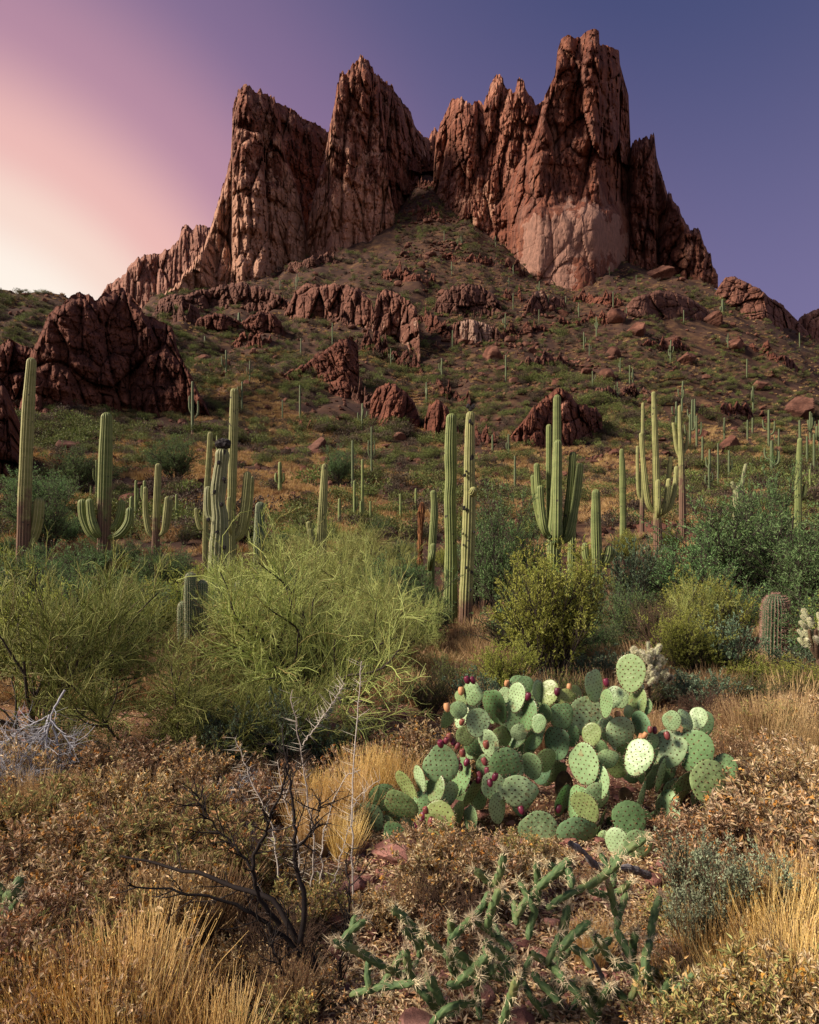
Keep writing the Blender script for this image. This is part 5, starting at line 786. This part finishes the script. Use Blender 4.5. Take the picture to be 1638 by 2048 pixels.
# every pad of the plant: middle, width, height (pixels of an enlarged view), tilt of its tip, depth step, turn (B = turned to the light)
PL = """1150 175 92 130 0 2 B;1175 300 24 120 0 2 B;1208 310 42 66 10 2 .;1143 338 42 55 -10 2 D;1192 395 48 105 0 1 .;1108 420 105 118 25 1 .;1000 225 78 118 -10 2 .;1052 300 26 98 0 1 B;1078 275 55 82 15 2 .;925 258 45 62 -20 3 .;887 283 70 74 0 2 .;812 262 60 96 10 3 .;775 250 50 82 -10 3 .;700 225 85 76 10 3 .;683 275 50 102 5 2 B;725 345 52 118 0 1 B;635 270 48 68 0 3 .;498 262 65 96 5 2 .;455 285 42 62 -20 2 B;447 328 66 64 0 1 .;590 310 70 132 -15 2 .;522 378 90 98 10 1 .;660 365 90 122 -20 2 .;800 340 40 72 0 2 .;760 320 45 72 -10 2 .;772 385 50 66 10 1 B;695 418 65 62 -30 1 .;865 350 85 98 0 2 .;965 350 125 138 0 2 .;988 428 58 84 5 1 B;475 430 72 82 20 1 .;510 480 82 84 0 2 D;570 470 72 104 -20 1 .;640 548 128 122 -60 0 .;845 460 72 124 10 2 .;742 555 76 98 -10 1 .;800 535 76 92 0 2 D;960 545 84 152 -8 0 B;1055 530 84 70 -20 1 B;1178 525 76 132 20 0 B;1230 455 72 78 -15 1 .;1308 480 92 138 10 1 .;1232 540 52 104 10 1 D;1411 500 112 156 0 1 .;1318 370 56 78 5 1 .;1378 368 58 84 -22 1 .;1422 366 54 82 18 1 .;1100 560 84 84 0 2 .;370 550 132 128 -50 0 B;455 600 60 132 10 1 .;505 660 62 134 15 1 D;590 640 92 108 -40 0 .;690 665 142 118 0 0 .;1020 625 50 122 5 0 .;1015 680 92 104 0 0 .;930 705 42 132 5 0 .;965 725 82 122 -20 -1 .;1025 800 46 144 5 0 D;770 815 142 138 0 -1 .;930 840 152 134 -10 -1 D;1145 790 132 144 -5 -2 B;1095 870 76 104 -5 -3 B;1180 875 102 114 15 -3 .;1365 635 92 124 30 0 D;1465 620 132 154 10 -1 B;1530 570 92 114 5 0 .;1280 600 62 134 0 0 D;140 690 106 104 -30 0 .;85 765 98 118 -40 0 .;205 715 98 132 -70 -1 B;235 640 62 124 -35 0 B;285 610 40 98 -20 0 B;352 648 56 104 10 0 B;300 720 84 104 0 0 .;365 790 112 144 0 -1 .;245 805 62 114 -15 0 D;190 840 60 112 -75 -1 D;150 795 52 64 0 0 .;440 755 52 94 0 0 .;495 770 42 94 10 0 .;1285 740 42 154 20 0 .;1270 880 62 84 0 -2 D;1195 700 62 154 0 0 D;1340 700 60 90 15 0 D;600 730 70 110 -20 0 D;870 700 70 120 0 1 D;560 560 70 100 -10 1 .;620 450 80 100 0 2 D;900 430 70 90 -10 2 .;1130 470 70 100 10 2 D;1050 400 70 90 -10 2 .;740 470 60 90 5 2 D"""
pe = thing('prickly_pear', 'large prickly pear with many spotted green pads and purple fruit', 'cactus', onground(1085, 4.35)); po = np.array(pe.location)
def pp(cx, cy): return 700 + cx / 2.0475, 1260 + cy / 2.0475
PYS = []
for k, ln in enumerate(PL.split(';')):
    cx, cy, pw, ph, ro, dz, fl = ln.split(); cx, cy, pw, ph, ro, dz = [float(q) for q in (cx, cy, pw, ph, ro, dz)]
    u, v = pp(cx, cy); Y = 4.35 + dz * .13 + random.uniform(-.05, .05); hm = ph / 2.0475 / FPX * Y * 1.15; wm = max(pw / 2.0475 / FPX * Y * 1.10, .02); full = max(wm, hm * .80); phi = math.acos(min(1., wm / full)) * (-1 if fl == 'B' or (fl == '.' and k % 3) else 1)
    if pw < 30: phi = -1.25 
    J, S = PADS[k % 7]; o = link('pad', J, pe); sx_ = full / .82
    from mathutils import Matrix
    pit = radians({'B': -8, 'D': 12}.get(fl, random.uniform(-12, 10)))
    Rm = Matrix.Rotation(radians(ro), 3, 'Y') @ Matrix.Rotation(phi, 3, 'Z') @ Matrix.Rotation(pit, 3, 'X'); c = Vector(at(u, v, Y)); o.rotation_euler = Rm.to_euler(); o.scale = (sx_, min(hm, sx_) * .62, hm); o.location = c - Rm @ Vector((0, 0, hm * .5)) - Vector(po); link('spines', S, o); PYS.append((u, v, Y))
for cx, cy, w_ in ((870, 620, 130), (1255, 650, 140), (900, 720, 120), (1060, 760, 110), (1150, 660, 100)):
    u, v = pp(cx, cy); o = link('old_pad', OLD, pe); hm = w_ * 1.25 / 2.0475 / FPX * 4.7; o.scale = (hm * .6, hm * 2.2, hm); o.location = Vector(at(u, v + 25, 4.7)) - Vector(po) - Vector((0, 0, hm * .4)); o.rotation_euler = (0, radians(random.uniform(-20, 20)), random.uniform(-.5, .5)); o['label'] = 'brown corky old pad at the core of the plant'
for k in range(64):       # shaded pads inside the clump
    q = PYS[random.randrange(len(PYS))]; u, v, Y = q[0] + random.uniform(-26, 26), q[1] + random.uniform(0, 34), q[2] + random.uniform(.12, .4); J, S = PADS[k % 7]; o = link('pad', J, pe); hm = random.uniform(.14, .21); o.scale = (hm * .95, hm * .8, hm); Rm = Matrix.Rotation(radians(random.uniform(-35, 35)), 3, 'Y') @ Matrix.Rotation(random.uniform(-1.1, 1.1), 3, 'Z')
    o.rotation_euler = Rm.to_euler(); o.location = Vector(at(u, v, Y)) - Rm @ Vector((0, 0, hm * .5)) - Vector(po); link('spines', S, o)
def fruit_mesh(seed, mat):
    G = Geo(); r = np.array([.25, .62, .9, 1., .97, .85, .72, .5, .05]); z = np.array([0, .12, .35, .6, .85, 1.05, 1.15, 1.1, 1.06]); th = np.arange(12) * 2 * pi / 12; V = np.stack([r[:, None] * np.cos(th), r[:, None] * np.sin(th), z[:, None] * 2.3 + 0 * th], -1); i = np.arange(8)[:, None] * 12; s = np.arange(12)[None]; G.add(V, np.stack([i + s, i + (s + 1) % 12, i + 12 + (s + 1) % 12, i + 12 + s], -1)); return G.mesh('fruit', mat)
FM = fruit_mesh(0, M['fruit']); FP = fruit_mesh(1, M['fruit_pale'])
for k, (cx, cy, pa) in enumerate([(485, 203, 0), (510, 203, 0), (400, 318, 1), (453, 373, 0), (388, 450, 0), (410, 438, 0), (435, 472, 0), (465, 503, 0), (443, 533, 0), (538, 592, 0), (565, 580, 0), (587, 600, 0), (560, 538, 0), (542, 655, 0), (320, 737, 0), (350, 727, 0), (290, 780, 0), (327, 785, 0), (297, 825, 0), (710, 738, 0), (850, 733, 0), (725, 272, 0), (640, 215, 1), (897, 230, 1), (1055, 215, 0), (847, 253, 0), (1303, 432, 0), (1228, 405, 0), (1250, 408, 0), (1190, 440, 1), (1200, 425, 1), (1092, 345, 1), (455, 250, 1), (560, 470, 0), (800, 730, 1), (425, 455, 0), (375, 465, 0), (470, 540, 0), (520, 610, 0), (455, 560, 0), (600, 570, 0), (575, 625, 0), (310, 760, 0), (345, 800, 0), (280, 800, 0)]):
    u, v = pp(cx, cy); Y = min((q for q in PYS if math.hypot(q[0] - u, q[1] - v) < 40), key=lambda q: math.hypot(q[0] - u, q[1] - v), default=(0, 0, 4.3))[2] - .06; o = link('fruit', FP if pa else FM, pe); s = random.uniform(.017, .022); o.scale = (s, s, s); o.location = Vector(at(u, v + 9, Y)) - Vector(po); o.rotation_euler = (random.uniform(-.5, .3), random.uniform(-.5, .5), 0)

# ------------------------------------------------------------------ cane cholla in front
def cane(geo, sp_, pts, rad, seed):
    rng = np.random.default_rng(seed); P0 = np.asarray(pts, float); Ln = np.linalg.norm(np.diff(P0, axis=0), axis=1).sum(); n = max(14, int(Ln / .006)); c = smooth_path(P0, n); s = np.linspace(0, Ln, n); r = rad * np.clip(np.minimum((s + .004) / .02, (Ln - s + .003) / .022), 0.15, 1) ** .5 * (1 + .1 * np.sin(s * 9))
    T = norm(np.gradient(c, axis=0)); A = norm(np.cross(T, [0, 1., .01])); B = np.cross(T, A); m = 16; th = np.arange(m) * 2 * pi / m; pitch = .030
    b = np.abs(np.sin(2.5 * th[None] + s[:, None] / pitch * pi * .5)) ** .8 * (.35 + .65 * np.abs(np.sin(s[:, None] / pitch * pi + .8 * np.floor(th[None] / (2 * pi / 5)))) ** .6)
    rr = r[:, None] * (.72 + .42 * b); D = A[:, None] * np.cos(th)[:, None] + B[:, None] * np.sin(th)[:, None]; V = c[:, None] + rr[:, :, None] * D; i = np.arange(n - 1)[:, None] * m; q = np.arange(m)[None]
    geo.add(V, np.stack([i + q, i + (q + 1) % m, i + m + (q + 1) % m, i + m + q], -1), rib=b)
    k = int(Ln / .0065); ii = rng.integers(1, n - 1, k); jj = np.argmax(b[ii] + rng.uniform(0, .5, (k, m)), 1); p = V[ii, jj]; d = D[ii, jj]
    for _ in range(4): spikes(sp_, p, d + rng.normal(size=(k, 3)) * .75, rng.uniform(.012, .032, k), .0010)
    e_ = c[-1]; kk = 34; spikes(sp_, np.repeat(e_[None], kk, 0) + rng.normal(size=(kk, 3)) * .006, rdir(rng, kk) + T[-1] * .8, rng.uniform(.018, .042, kk), .0013)
def cane_plant(label, u0, Yb, segs, radpx=7.2):
    g0 = onground(u0, Yb); e = thing('cane_cholla', label, 'cactus', g0, 'green jointed chollas')
    extra = []
    for sg_ in segs[::1]:
        for _ in range(random.choice([1, 1, 2])):
            f = random.uniform(.3, 1); a_ = random.uniform(-2.6, -.5); l_ = random.uniform(45, 95); p0 = (sg_[0][0] * (1 - f) + sg_[-1][0] * f, sg_[0][1] * (1 - f) + sg_[-1][1] * f); extra.append([p0, (p0[0] + cos(a_) * l_, p0[1] + sin(a_) * l_)])
    segs = list(segs) + extra
    for k, sg_ in enumerate(segs):
        Y0 = Yb + random.uniform(-.12, .12); G = Geo(); S = Geo(); pts = [at(u, v, Y0 + .05 * i * random.choice([-1, 1])) - g0 for i, (u, v) in enumerate(sg_)]
        if len(pts) == 2: pts = [pts[0], (pts[0] + pts[1]) / 2 + np.array([random.uniform(-.01, .01), 0, random.uniform(-.008, .008)]), pts[1]]
        cane(G, S, pts, radpx / FPX * Yb * random.uniform(.85, 1.1), k); j = link('joint', G.mesh('joint', M['cane']), e); link('spines', S.mesh('spines', M['spine'], False), j)
cane_plant('sprawling green jointed cholla with straw spines in front of the prickly pear', 1130, 2.5, [[(1020, 1800), (948, 1738)], [(1033, 1850), (1028, 1800)], [(992, 1872), (944, 1837)], [(1026, 1902), (990, 1872)], [(770, 1935), (720, 1905), (664, 1882)], [(830, 1966), (768, 1935)], [(838, 1915), (837, 1862)], [(940, 1938), (883, 1902)], [(893, 1971), (957, 1953)], [(1035, 1954), (960, 1947)], [(1028, 1935), (982, 1900)], [(1075, 1812), (1073, 1723)], [(1056, 1880), (1073, 1812)], [(1093, 1818), (1130, 1792), (1192, 1765)], [(1176, 1780), (1228, 1796)], [(1226, 1774), (1226, 1712)], [(1234, 1856), (1226, 1800)], [(1264, 1920), (1230, 1854)], [(1288, 1996), (1262, 1922)], [(1104, 1974), (1124, 1892), (1136, 1814)], [(1143, 1776), (1129, 1727)], [(1238, 1940), (1190, 1868)], [(1285, 2019), (1222, 1970)], [(1224, 2046), (1154, 1988)], [(1184, 1937), (1140, 1890)], [(1357, 2042), (1316, 1998)], [(1100, 2040), (1060, 1990), (1040, 1950)], [(1150, 2070), (1120, 2010), (1104, 1970)], [(1180, 2075), (1200, 2010), (1222, 1970)], [(960, 2040), (955, 1990), (957, 1953)], [(880, 2030), (850, 1990), (826, 1964)], [(1000, 2060), (1020, 2000), (1035, 1955)], [(700, 1990), (760, 1975), (830, 1966)], [(1310, 1985), (1290, 1930), (1300, 1880)], [(1060, 1905), (1100, 1930), (1130, 1960)], [(900, 1880), (930, 1850), (944, 1838)], [(1300, 2030), (1330, 1980), (1350, 1950)], [(860, 2050), (900, 2015), (950, 2005)]])
cane_plant('green cholla stems poking in at the left edge', 0, 2.9, [[(-30, 1846), (22, 1820)], [(20, 1822), (55, 1786)], [(5, 1864), (28, 1832)], [(18, 1886), (42, 1850)], [(-20, 1880), (8, 1862)], [(-40, 1930), (-20, 1880)], [(48, 1830), (22, 1828)]], 9)

# ------------------------------------------------------------------ dead branches, bleached stems, driftwood
def traced(name, label, cat, u0, Yb, lines, mat, n1, n2, l1, l2, thorn=None, seed=0, group=None, wv=.12, floor_=True):
    """lines: ([(u, v)...], foot width px, tip width px, depth step)"""
    rng = np.random.default_rng(seed); g0 = onground(u0, Yb); e = thing(name, label, cat, g0, group); G = Geo(); LP = []
    for ln, w0, w1, dd in lines:
        p = np.array([at(u, v, Yb + dd * i / max(1, len(ln) - 1)) for i, (u, v) in enumerate(ln)]) - g0; P = smooth_path(p, 24); P[1:-1] += np.cumsum(rng.normal(size=(22, 3)) * .0015, 0) * .5 + rng.normal(size=(22, 3)) * .004; LP.append(P); tubes(G, P[None], np.linspace(w0, w1, 24)[None] / FPX * Yb / 2, 6)
    link('branches', G.mesh('branches', M[mat]), e); G = Geo(); LP = np.array(LP); r0 = lines[0][2] / FPX * Yb / 2
    if n1:
        s, d, t = branch(LP, n1, rng, .15, 1, .8, .1); B = grow(s, d, rng.uniform(.3, 1, n1) * l1, 6, rng, wv); tubes(G, B, np.linspace(r0 * .8, r0 * .4, 6), 4)
        if n2: s, d, t = branch(B, n2, rng, .1, 1, .9, .1); B2 = grow(s, d, rng.uniform(.3, 1, n2) * l2, 4, rng, wv); tubes(G, B2, np.linspace(r0 * .45, r0 * .22, 4), 3)
    if thorn: s, d, t = branch(LP, thorn[0], rng, .05, 1, 1.25, .0); spikes(G, s, d, rng.uniform(.4, 1, thorn[0]) * thorn[1], thorn[2])
    if G.n: link('twigs', G.mesh('twigs', M[mat]), e)
    return e
traced('dead_shrub', 'black leafless dead shrub reaching left over the dry brush', 'shrub', 690, 2.62, [([(705, 2075), (650, 1965), (600, 1885), (545, 1800), (470, 1775), (400, 1745), (320, 1730), (240, 1712)], 17.9, 3.9, .15), ([(600, 1885), (608, 1800), (592, 1740), (590, 1660), (580, 1590), (568, 1500)], 13.7, 2.9, .1), ([(560, 1850), (515, 1790), (505, 1730), (530, 1660), (560, 1590), (575, 1520)], 10.5, 2.9, -.1), ([(640, 1950), (560, 1870), (480, 1810), (400, 1790), (310, 1772), (255, 1770)], 10.5, 2.9, -.12), ([(690, 2060), (680, 1960), (690, 1880), (700, 1800), (690, 1720)], 9.5, 2.0, .2), ([(660, 2060), (600, 1990), (560, 1930), (520, 1860)], 8.4, 2.0, -.2), ([(508, 1740), (470, 1690), (420, 1640), (390, 1590)], 6.3, 2.0, .1), ([(592, 1700), (625, 1660), (640, 1600)], 6.3, 2.0, .1)], 'dead', 130, 420, .17, .08, None, 4)
traced('thorny_shrub', 'bleached thorny stems standing upright beside the black dead shrub', 'shrub', 690, 3.15, [([(708, 1830), (704, 1700), (706, 1560), (714, 1440), (723, 1322)], 4.3, 1.8, .1), ([(640, 1820), (645, 1720), (655, 1640), (690, 1560), (720, 1540)], 3.7, 1.8, .1), ([(620, 1800), (628, 1700), (618, 1600), (604, 1500), (585, 1380)], 3.7, 1.8, -.1), ([(606, 1490), (640, 1440), (690, 1366)], 2.5, 1.2, .1), ([(560, 1760), (540, 1650), (500, 1560), (470, 1475)], 3.1, 1.2, .1), ([(660, 1790), (700, 1650), (712, 1600), (760, 1560)], 2.5, 1.2, 0), ([(600, 1780), (596, 1680), (570, 1600), (555, 1520)], 2.5, 1.2, .1)], 'white_twig', 10, 0, .12, .05, (520, .10, .0011), 8)
traced('dead_branches', 'bleached blue-grey branches drooping at the left edge', 'branches', 90, 4.85, [([(100, 1430), (85, 1480), (75, 1540), (80, 1620)], 5.2, 2.2, -.2), ([(100, 1430), (115, 1490), (122, 1560), (128, 1620)], 5.2, 2.2, -.1), ([(95, 1440), (60, 1500), (50, 1560), (48, 1600)], 4.5, 2.2, -.2), ([(105, 1440), (140, 1490), (150, 1550), (158, 1590)], 3.8, 1.4, -.1), ([(130, 1380), (100, 1440), (92, 1520), (95, 1600)], 4.5, 1.4, -.2), ([(100, 1430), (40, 1460), (10, 1490)], 3.8, 1.4, 0)], 'grey_twig', 150, 700, .26, .16, None, 9)
traced('dead_branches', 'twisting dark limb rising out of the left palo verde', 'branches', 120, 6.9, [([(125, 1430), (120, 1350), (100, 1280), (85, 1200), (60, 1140)], 10, 3, .1), ([(120, 1350), (140, 1280), (132, 1230), (160, 1200)], 7, 2, .1), ([(125, 1430), (90, 1390), (40, 1370)], 6, 2, 0)], 'dead', 40, 80, .4, .2, None, 10)
def log(label, Y, pts, w0, w1, seed):
    g0 = onground(pts[0][0], Y); e = thing('dead_log', label, 'log', g0, 'grey dead wood'); G = Geo(); p = np.array([at(u, v, Y + .05 * i) for i, (u, v) in enumerate(pts)]) - g0; column(G, p, np.linspace(w0, w1, len(p)) / FPX * Y / 2, 9, .35, seed=seed, n=60, sub=3, dmg=.5, tip=False); link('trunk', G.mesh('trunk', M['wood']), e); return e
log('weathered grey gnarled log at the foot of the prickly pear', 3.35, [(1140, 1686), (1168, 1705), (1188, 1728), (1222, 1738), (1256, 1736), (1300, 1752)], 12, 16, 1)
log('split grey dead stick leaning in front of the green cholla', 2.55, [(1179, 1904), (1200, 1945), (1222, 1995), (1262, 2070)], 7, 16, 2)
log('grey dead cholla skeleton lying at the bottom edge', 2.6, [(950, 2010), (1000, 2000), (1060, 2010), (1110, 2040)], 8, 12, 3)

# ------------------------------------------------------------------ dry brush and grass in front
FB = """bare 210 3.2 .5;grey 90 3.5 .45;bare 340 3.5 .5;bare 1480 3.0 .45;grey 1560 3.3 .4;bare 1620 2.6 .5;bare 80 2.5 .45;grey 480 3.9 .5;bare 900 3.1 .4;bare 1400 2.5 .4;bare 560 2.8 .45;dry 1780 2.9 1;half 1900 3.6 1;dry 1760 4.4 1.1;dry 2000 4.6 1.1;dry -150 3.2 1;half -260 4.2 1;dry 930 3.75 .5;half 1040 3.8 .45;dry 1110 3.8 .42;dry 1170 3.6 .3;dry 830 3.95 .5;dry 1360 4.1 .6;dry 1350 2.3 .5;half 620 3.1 .55;dry 770 3.1 .5;dry 900 2.9 .5;half 1360 3.1 .55;dry 340 2.5 .55;dry 480 2.35 .5;half 200 2.6 .8;dry 20 2.9 1;half 280 3.4 .9;dry 130 3.6 .9;half 100 3.9 1;dry 250 4.2 1;dry 385 4.0 1;half 440 3.4 1.05;dry 40 3.3 1;dry 170 3.1 1;dry 300 2.95 .95;dry 60 2.5 1;dry 470 2.75 .5;dry 880 3.35 .85;dry 965 3.35 .75;dry 1030 3.45 .65;half 560 2.25 .5;dry 700 2.2 .5;dry 1440 3.7 1.;dry 1540 3.65 1.25;dry 1640 3.6 1.15;dry 1590 4.2 1.2;dry 1480 3.3 .8;half 1420 2.3 .7;dry 1540 2.3 .8;dry 1330 2.75 .42;half 1620 2.35 .9;dry 610 2.55 .5;dry 780 5.2 1;dry 850 5.4 .9;dry 1590 5.1 1;dry 1500 5.2 1;dry 180 4.8 .95;dry 300 4.9 1;dry 420 4.75 .95;dry 30 4.6 1;dry 540 4.4 .9;half 350 3.7 1;dry 210 3.6 1;dry 120 2.75 .9;dry 560 3.5 .7;dry 400 2.35 .5;dry 1350 4.9 .8;dry 1650 2.9 1;dry 700 4.9 .8;half 1420 5.6 .9;dry 1640 6.2 1.1;half 1540 6.4 1;dry 920 5.3 .8;half -20 3.8 1;dry -10 2.2 .9;dry 250 2.3 .8;dry 1180 3.1 .35;dry 1290 3.1 .38"""
used = {}
for ln in FB.split(';'):
    kd, u, Y, sc = ln.split(); u, Y, sc = float(u), float(Y), float(sc); p = onground(u, Y); side = 'far left' if u < 130 else 'left' if u < 520 else 'middle' if u < 1060 else 'right'
    where = 'at the bottom edge' if Y < 2.5 else 'in the near brush' if Y < 3.2 else 'in the middle brush' if Y < 4.3 else 'in the back of the brush'
    key = f'{dict(half="greenish", dry="rusty", bare="bare brown", grey="grey leafless")[kd]} dry bush {where}, {side}'; used[key] = used.get(key, 0) + 1
    plant(kd, 'dry_bush', key, 'shrub', p, sc, sc * random.uniform(.85, 1.1), group='dry leafy bushes of the foreground')
FB2 = 0
GB = """gold 400 2.5 .6;gold 440 2.2 .7;straw 560 2.5 .6;straw 100 2.75 .8;straw 20 2.6 .9;gold 10 2.35 .8;straw 230 3.0 .8;straw 450 3.2 .7;straw 120 4.2 .9;straw 250 4.4 .8;straw 380 4.4 .8;straw 1400 3.4 .7;straw 1500 3.1 .8;straw 1600 3.2 .9;gold 1550 2.6 .8;gold 1600 2.95 .9;gold 1640 2.9 .9;straw 1630 4.6 1;straw 1560 4.7 .9;straw 1640 5.4 1.1;straw 1480 5.0 1;gold 1340 2.6 .5;straw 820 3.2 .5;straw 900 3.6 .6;gold 620 4.0 .8;gold 600 4.4 .8;gold 720 4.9 .9;straw 1520 4.2 .8;gold 90 2.32 .8;gold 150 2.25 .9;gold 215 2.3 .95;gold 275 2.45 1.;gold 320 2.25 .8;gold 255 2.2 .8;gold 50 2.2 .7;gold 360 2.2 .7;gold 300 2.6 .7;gold 1420 2.75 .7;gold 1500 2.85 .85;gold 1560 2.8 .9;gold 1620 2.75 .9;gold 1590 2.5 .8;gold 1480 2.5 .7;gold 1530 2.45 .7;gold 1640 2.45 .8;gold 1400 2.5 .55;gold 660 4.25 .8;gold 700 4.4 .9;gold 740 4.6 .9;gold 640 4.5 .8;gold 770 4.9 .9;gold 690 3.95 .6;gold 1185 2.9 .5;gold 800 4.8 .8;straw 1500 6.3 1.1;straw 1550 6.2 1.2;straw 1600 6.1 1.1;straw 1640 6.3 1.2;straw 1370 5.6 1;straw 1420 5.5 1;straw 1330 5.8 1;straw 1460 5.6 .9;straw 1290 6.2 1;straw 1250 6.4 .9;straw 1100 6.0 .9;straw 1350 5.1 .9;straw 30 4.1 .9;straw 60 4.3 .9;straw 330 2.9 .9;straw 370 2.95 .9;straw 400 3.05 .9;straw 150 3.4 .8;straw 190 3.8 .8;straw 1470 6.6 1;straw 1570 6.9 1;straw 880 5.2 .8;straw 860 4.9 .8;straw 300 3.6 .8"""
for ln in GB.split(';'):
    kd, u, Y, sc = ln.split(); u, Y, sc = float(u), float(Y), float(sc); p = onground(u, Y)
    where = 'at the bottom left' if u < 450 and Y < 3 else 'in the brush on the left' if u < 450 else 'by the bleached thorny stems' if u < 1000 else 'behind the prickly pear' if Y > 4 and u < 1480 else 'right of the prickly pear against the shrubs' if Y > 4 else 'at the lower right'
    plant(kd, 'grass_clump', f'{"golden" if kd == "gold" else "straw coloured"} dry grass clump {where}', 'grass', p, sc * 1.1, sc, group='dry grass clumps of the foreground')
SGB = [(1393, 2.95, .95), (1375, 2.85, .7), (1455, 2.9, .9), (1440, 3.0, .8), (1530, 2.9, .8), (1578, 2.95, .7), (1410, 2.8, .6)]
for (u, Y, sc), lab in zip(SGB, ['tall grey-green sage spike, leftmost of the sage plants', 'short sage plant left of the tall sage spike', 'bushy grey-green sage in the middle of the sage plants', 'sage plant behind the bushy middle sage', 'thin sage spike right of the bushy sage', 'rightmost slanting sage spike by the gold grass', 'low sage plant in front of the tall sage spike']): plant('sage', 'sage_plant', lab, 'plant', onground(u, Y), sc, sc * 1.15, group='grey-green sage plants')
# stones and gravel
rg = np.random.default_rng(9)
for k, (u, Y, wpx, lab) in enumerate([(775, 3.45, 62, 'rounded pink stone right of the bleached thorny stems'), (700, 4.0, 90, 'flat pinkish rock slab under the gold grass'), (800, 3.9, 120, 'pink rock under the left arm of the prickly pear'), (640, 3.55, 50, 'pinkish stone among gravel left of the rounded stone'), (730, 3.6, 46, 'small pink stone behind the rounded stone'), (385, 2.75, 60, 'pink stone in the bare gap on the lower left'), (345, 2.62, 50, 'reddish stone below another in the lower left gap'), (420, 2.8, 40, 'small pinkish stone at the edge of the lower left gap'), (1380, 3.2, 60, 'pink stone behind the sage plants'), (1410, 2.7, 40, 'pink stone at the foot of the tall sage'), (1240, 2.8, 50, 'reddish stone behind the green cholla'), (860, 3.7, 60, 'reddish rock under the prickly pear on the left'), (570, 3.2, 46, 'reddish stone behind the black dead shrub')]):
    p = onground(u, Y); o = link('stone', ST[k % 5], None, p - np.array([0, 0, .01])); s = wpx / FPX * Y / 1.9; o.scale = (s, s, s * .7); o.rotation_euler[2] = k; tag(o, lab, 'stone', 'stones on the foreground ground')
nq = 8000; Yq = np.exp(rg.uniform(math.log(2.1), math.log(8), nq)); uq = rg.uniform(-700, 2350, nq); xq = (uq - CX) / FPX * Yq; scatter('gravel', ST, np.c_[xq, Yq, H(xq, Yq)], np.exp(rg.normal(-4.1, .55, nq)), 'pinkish gravel covering the foreground ground')
def litter_geo(seed):
    rng = np.random.default_rng(seed); G = Geo(); n = 60; p = np.c_[rng.normal(size=(n, 2)) * .09, rng.uniform(.003, .03, n)]; d = rdir(rng, n); d[:, 2] *= .3; leaves(G, p, d, norm(rdir(rng, n) * .5 + [0, 0, 1]), rng.uniform(.015, .035, n), rng.uniform(.006, .011, n)); return G.mesh('litter', M['dry_leaf'], False)
nq = 3600; Yq = np.exp(rg.uniform(math.log(2.1), math.log(9), nq)); uq = rg.uniform(-700, 2350, nq); xq = (uq - CX) / FPX * Yq; scatter('leaf_litter', [litter_geo(i) for i in range(3)], np.c_[xq, Yq, H(xq, Yq)], rg.uniform(.8, 1.5, nq), 'dry leaf litter on the foreground ground')

MARK = [(46, 'leftmost saguaro'), (207, 'fan-armed saguaro'), (311, 'slender saguaro'), (440, 'scarred saguaro'), (645, 'tapering saguaro'), (840, 'dead stump'), (915, 'touching saguaro pair'), (1108, 'candelabra saguaro'), (1193, 'two-stub saguaro'), (1316, 'long-armed saguaro'), (1475, 'broken stumpy saguaro'), (1597, 'right-edge saguaro')]
ONES = 'nearest,second,third,fourth,fifth,sixth,seventh,eighth,ninth,tenth,eleventh,twelfth,thirteenth,fourteenth,fifteenth,sixteenth,seventeenth,eighteenth,nineteenth'.split(','); TENS = {2: 'twent', 3: 'thirt', 4: 'fort', 5: 'fift'}
def nth(k):
    if k < 19: return ONES[k] if k == 0 else ONES[k] + ' nearest'
    d, u_ = divmod(k + 1, 10); return (TENS[d] + 'ieth' if u_ == 0 else TENS[d] + 'y-' + ('first' if u_ == 1 else ONES[u_ - 1])) + ' nearest'
near = {}
SHORT = {'shrubs scattered over the hillside': 'olive shrub on the slope', 'loose rocks on the hillside': 'loose red-brown rock on the slope', 'tiny saguaros far up the slope': 'tiny far saguaro on the slope'}
for o in bpy.data.objects:
    gname = o.get('group')
    if o.parent is None and (gname == 'brush between the saguaros' or gname in SHORT):
        u = CX + FPX * o.location.x / o.location.y; mk = min(MARK, key=lambda q: abs(q[0] - u))[1]
        o['label'] = o['label'].replace('in the brush between saguaros', 'in the brush near the ' + mk) if gname not in SHORT else f'{SHORT[gname]} above the {mk}'; near.setdefault(o['label'], []).append(o)
for lab, os_ in near.items():
    if len(os_) > 1:
        for k, o in enumerate(sorted(os_, key=lambda o: o.location.y)): o['label'] = f'{lab}, {nth(k)}'
# alike neighbours in the foreground are told apart by their order
ORD = 'first second third fourth fifth sixth seventh eighth ninth tenth eleventh twelfth thirteenth fourteenth fifteenth sixteenth seventeenth eighteenth nineteenth twentieth'.split()
by = {}
for o in bpy.data.objects:
    if o.parent is None and o.get('group') in ('dry leafy bushes of the foreground', 'dry grass clumps of the foreground'): by.setdefault(o['label'], []).append(o)
for lab, os_ in by.items():
    if len(os_) < 2: continue
    for k, o in enumerate(sorted(os_, key=lambda o: o.location.x / o.location.y)): o['label'] = f'{lab}, {ORD[k]} from left'
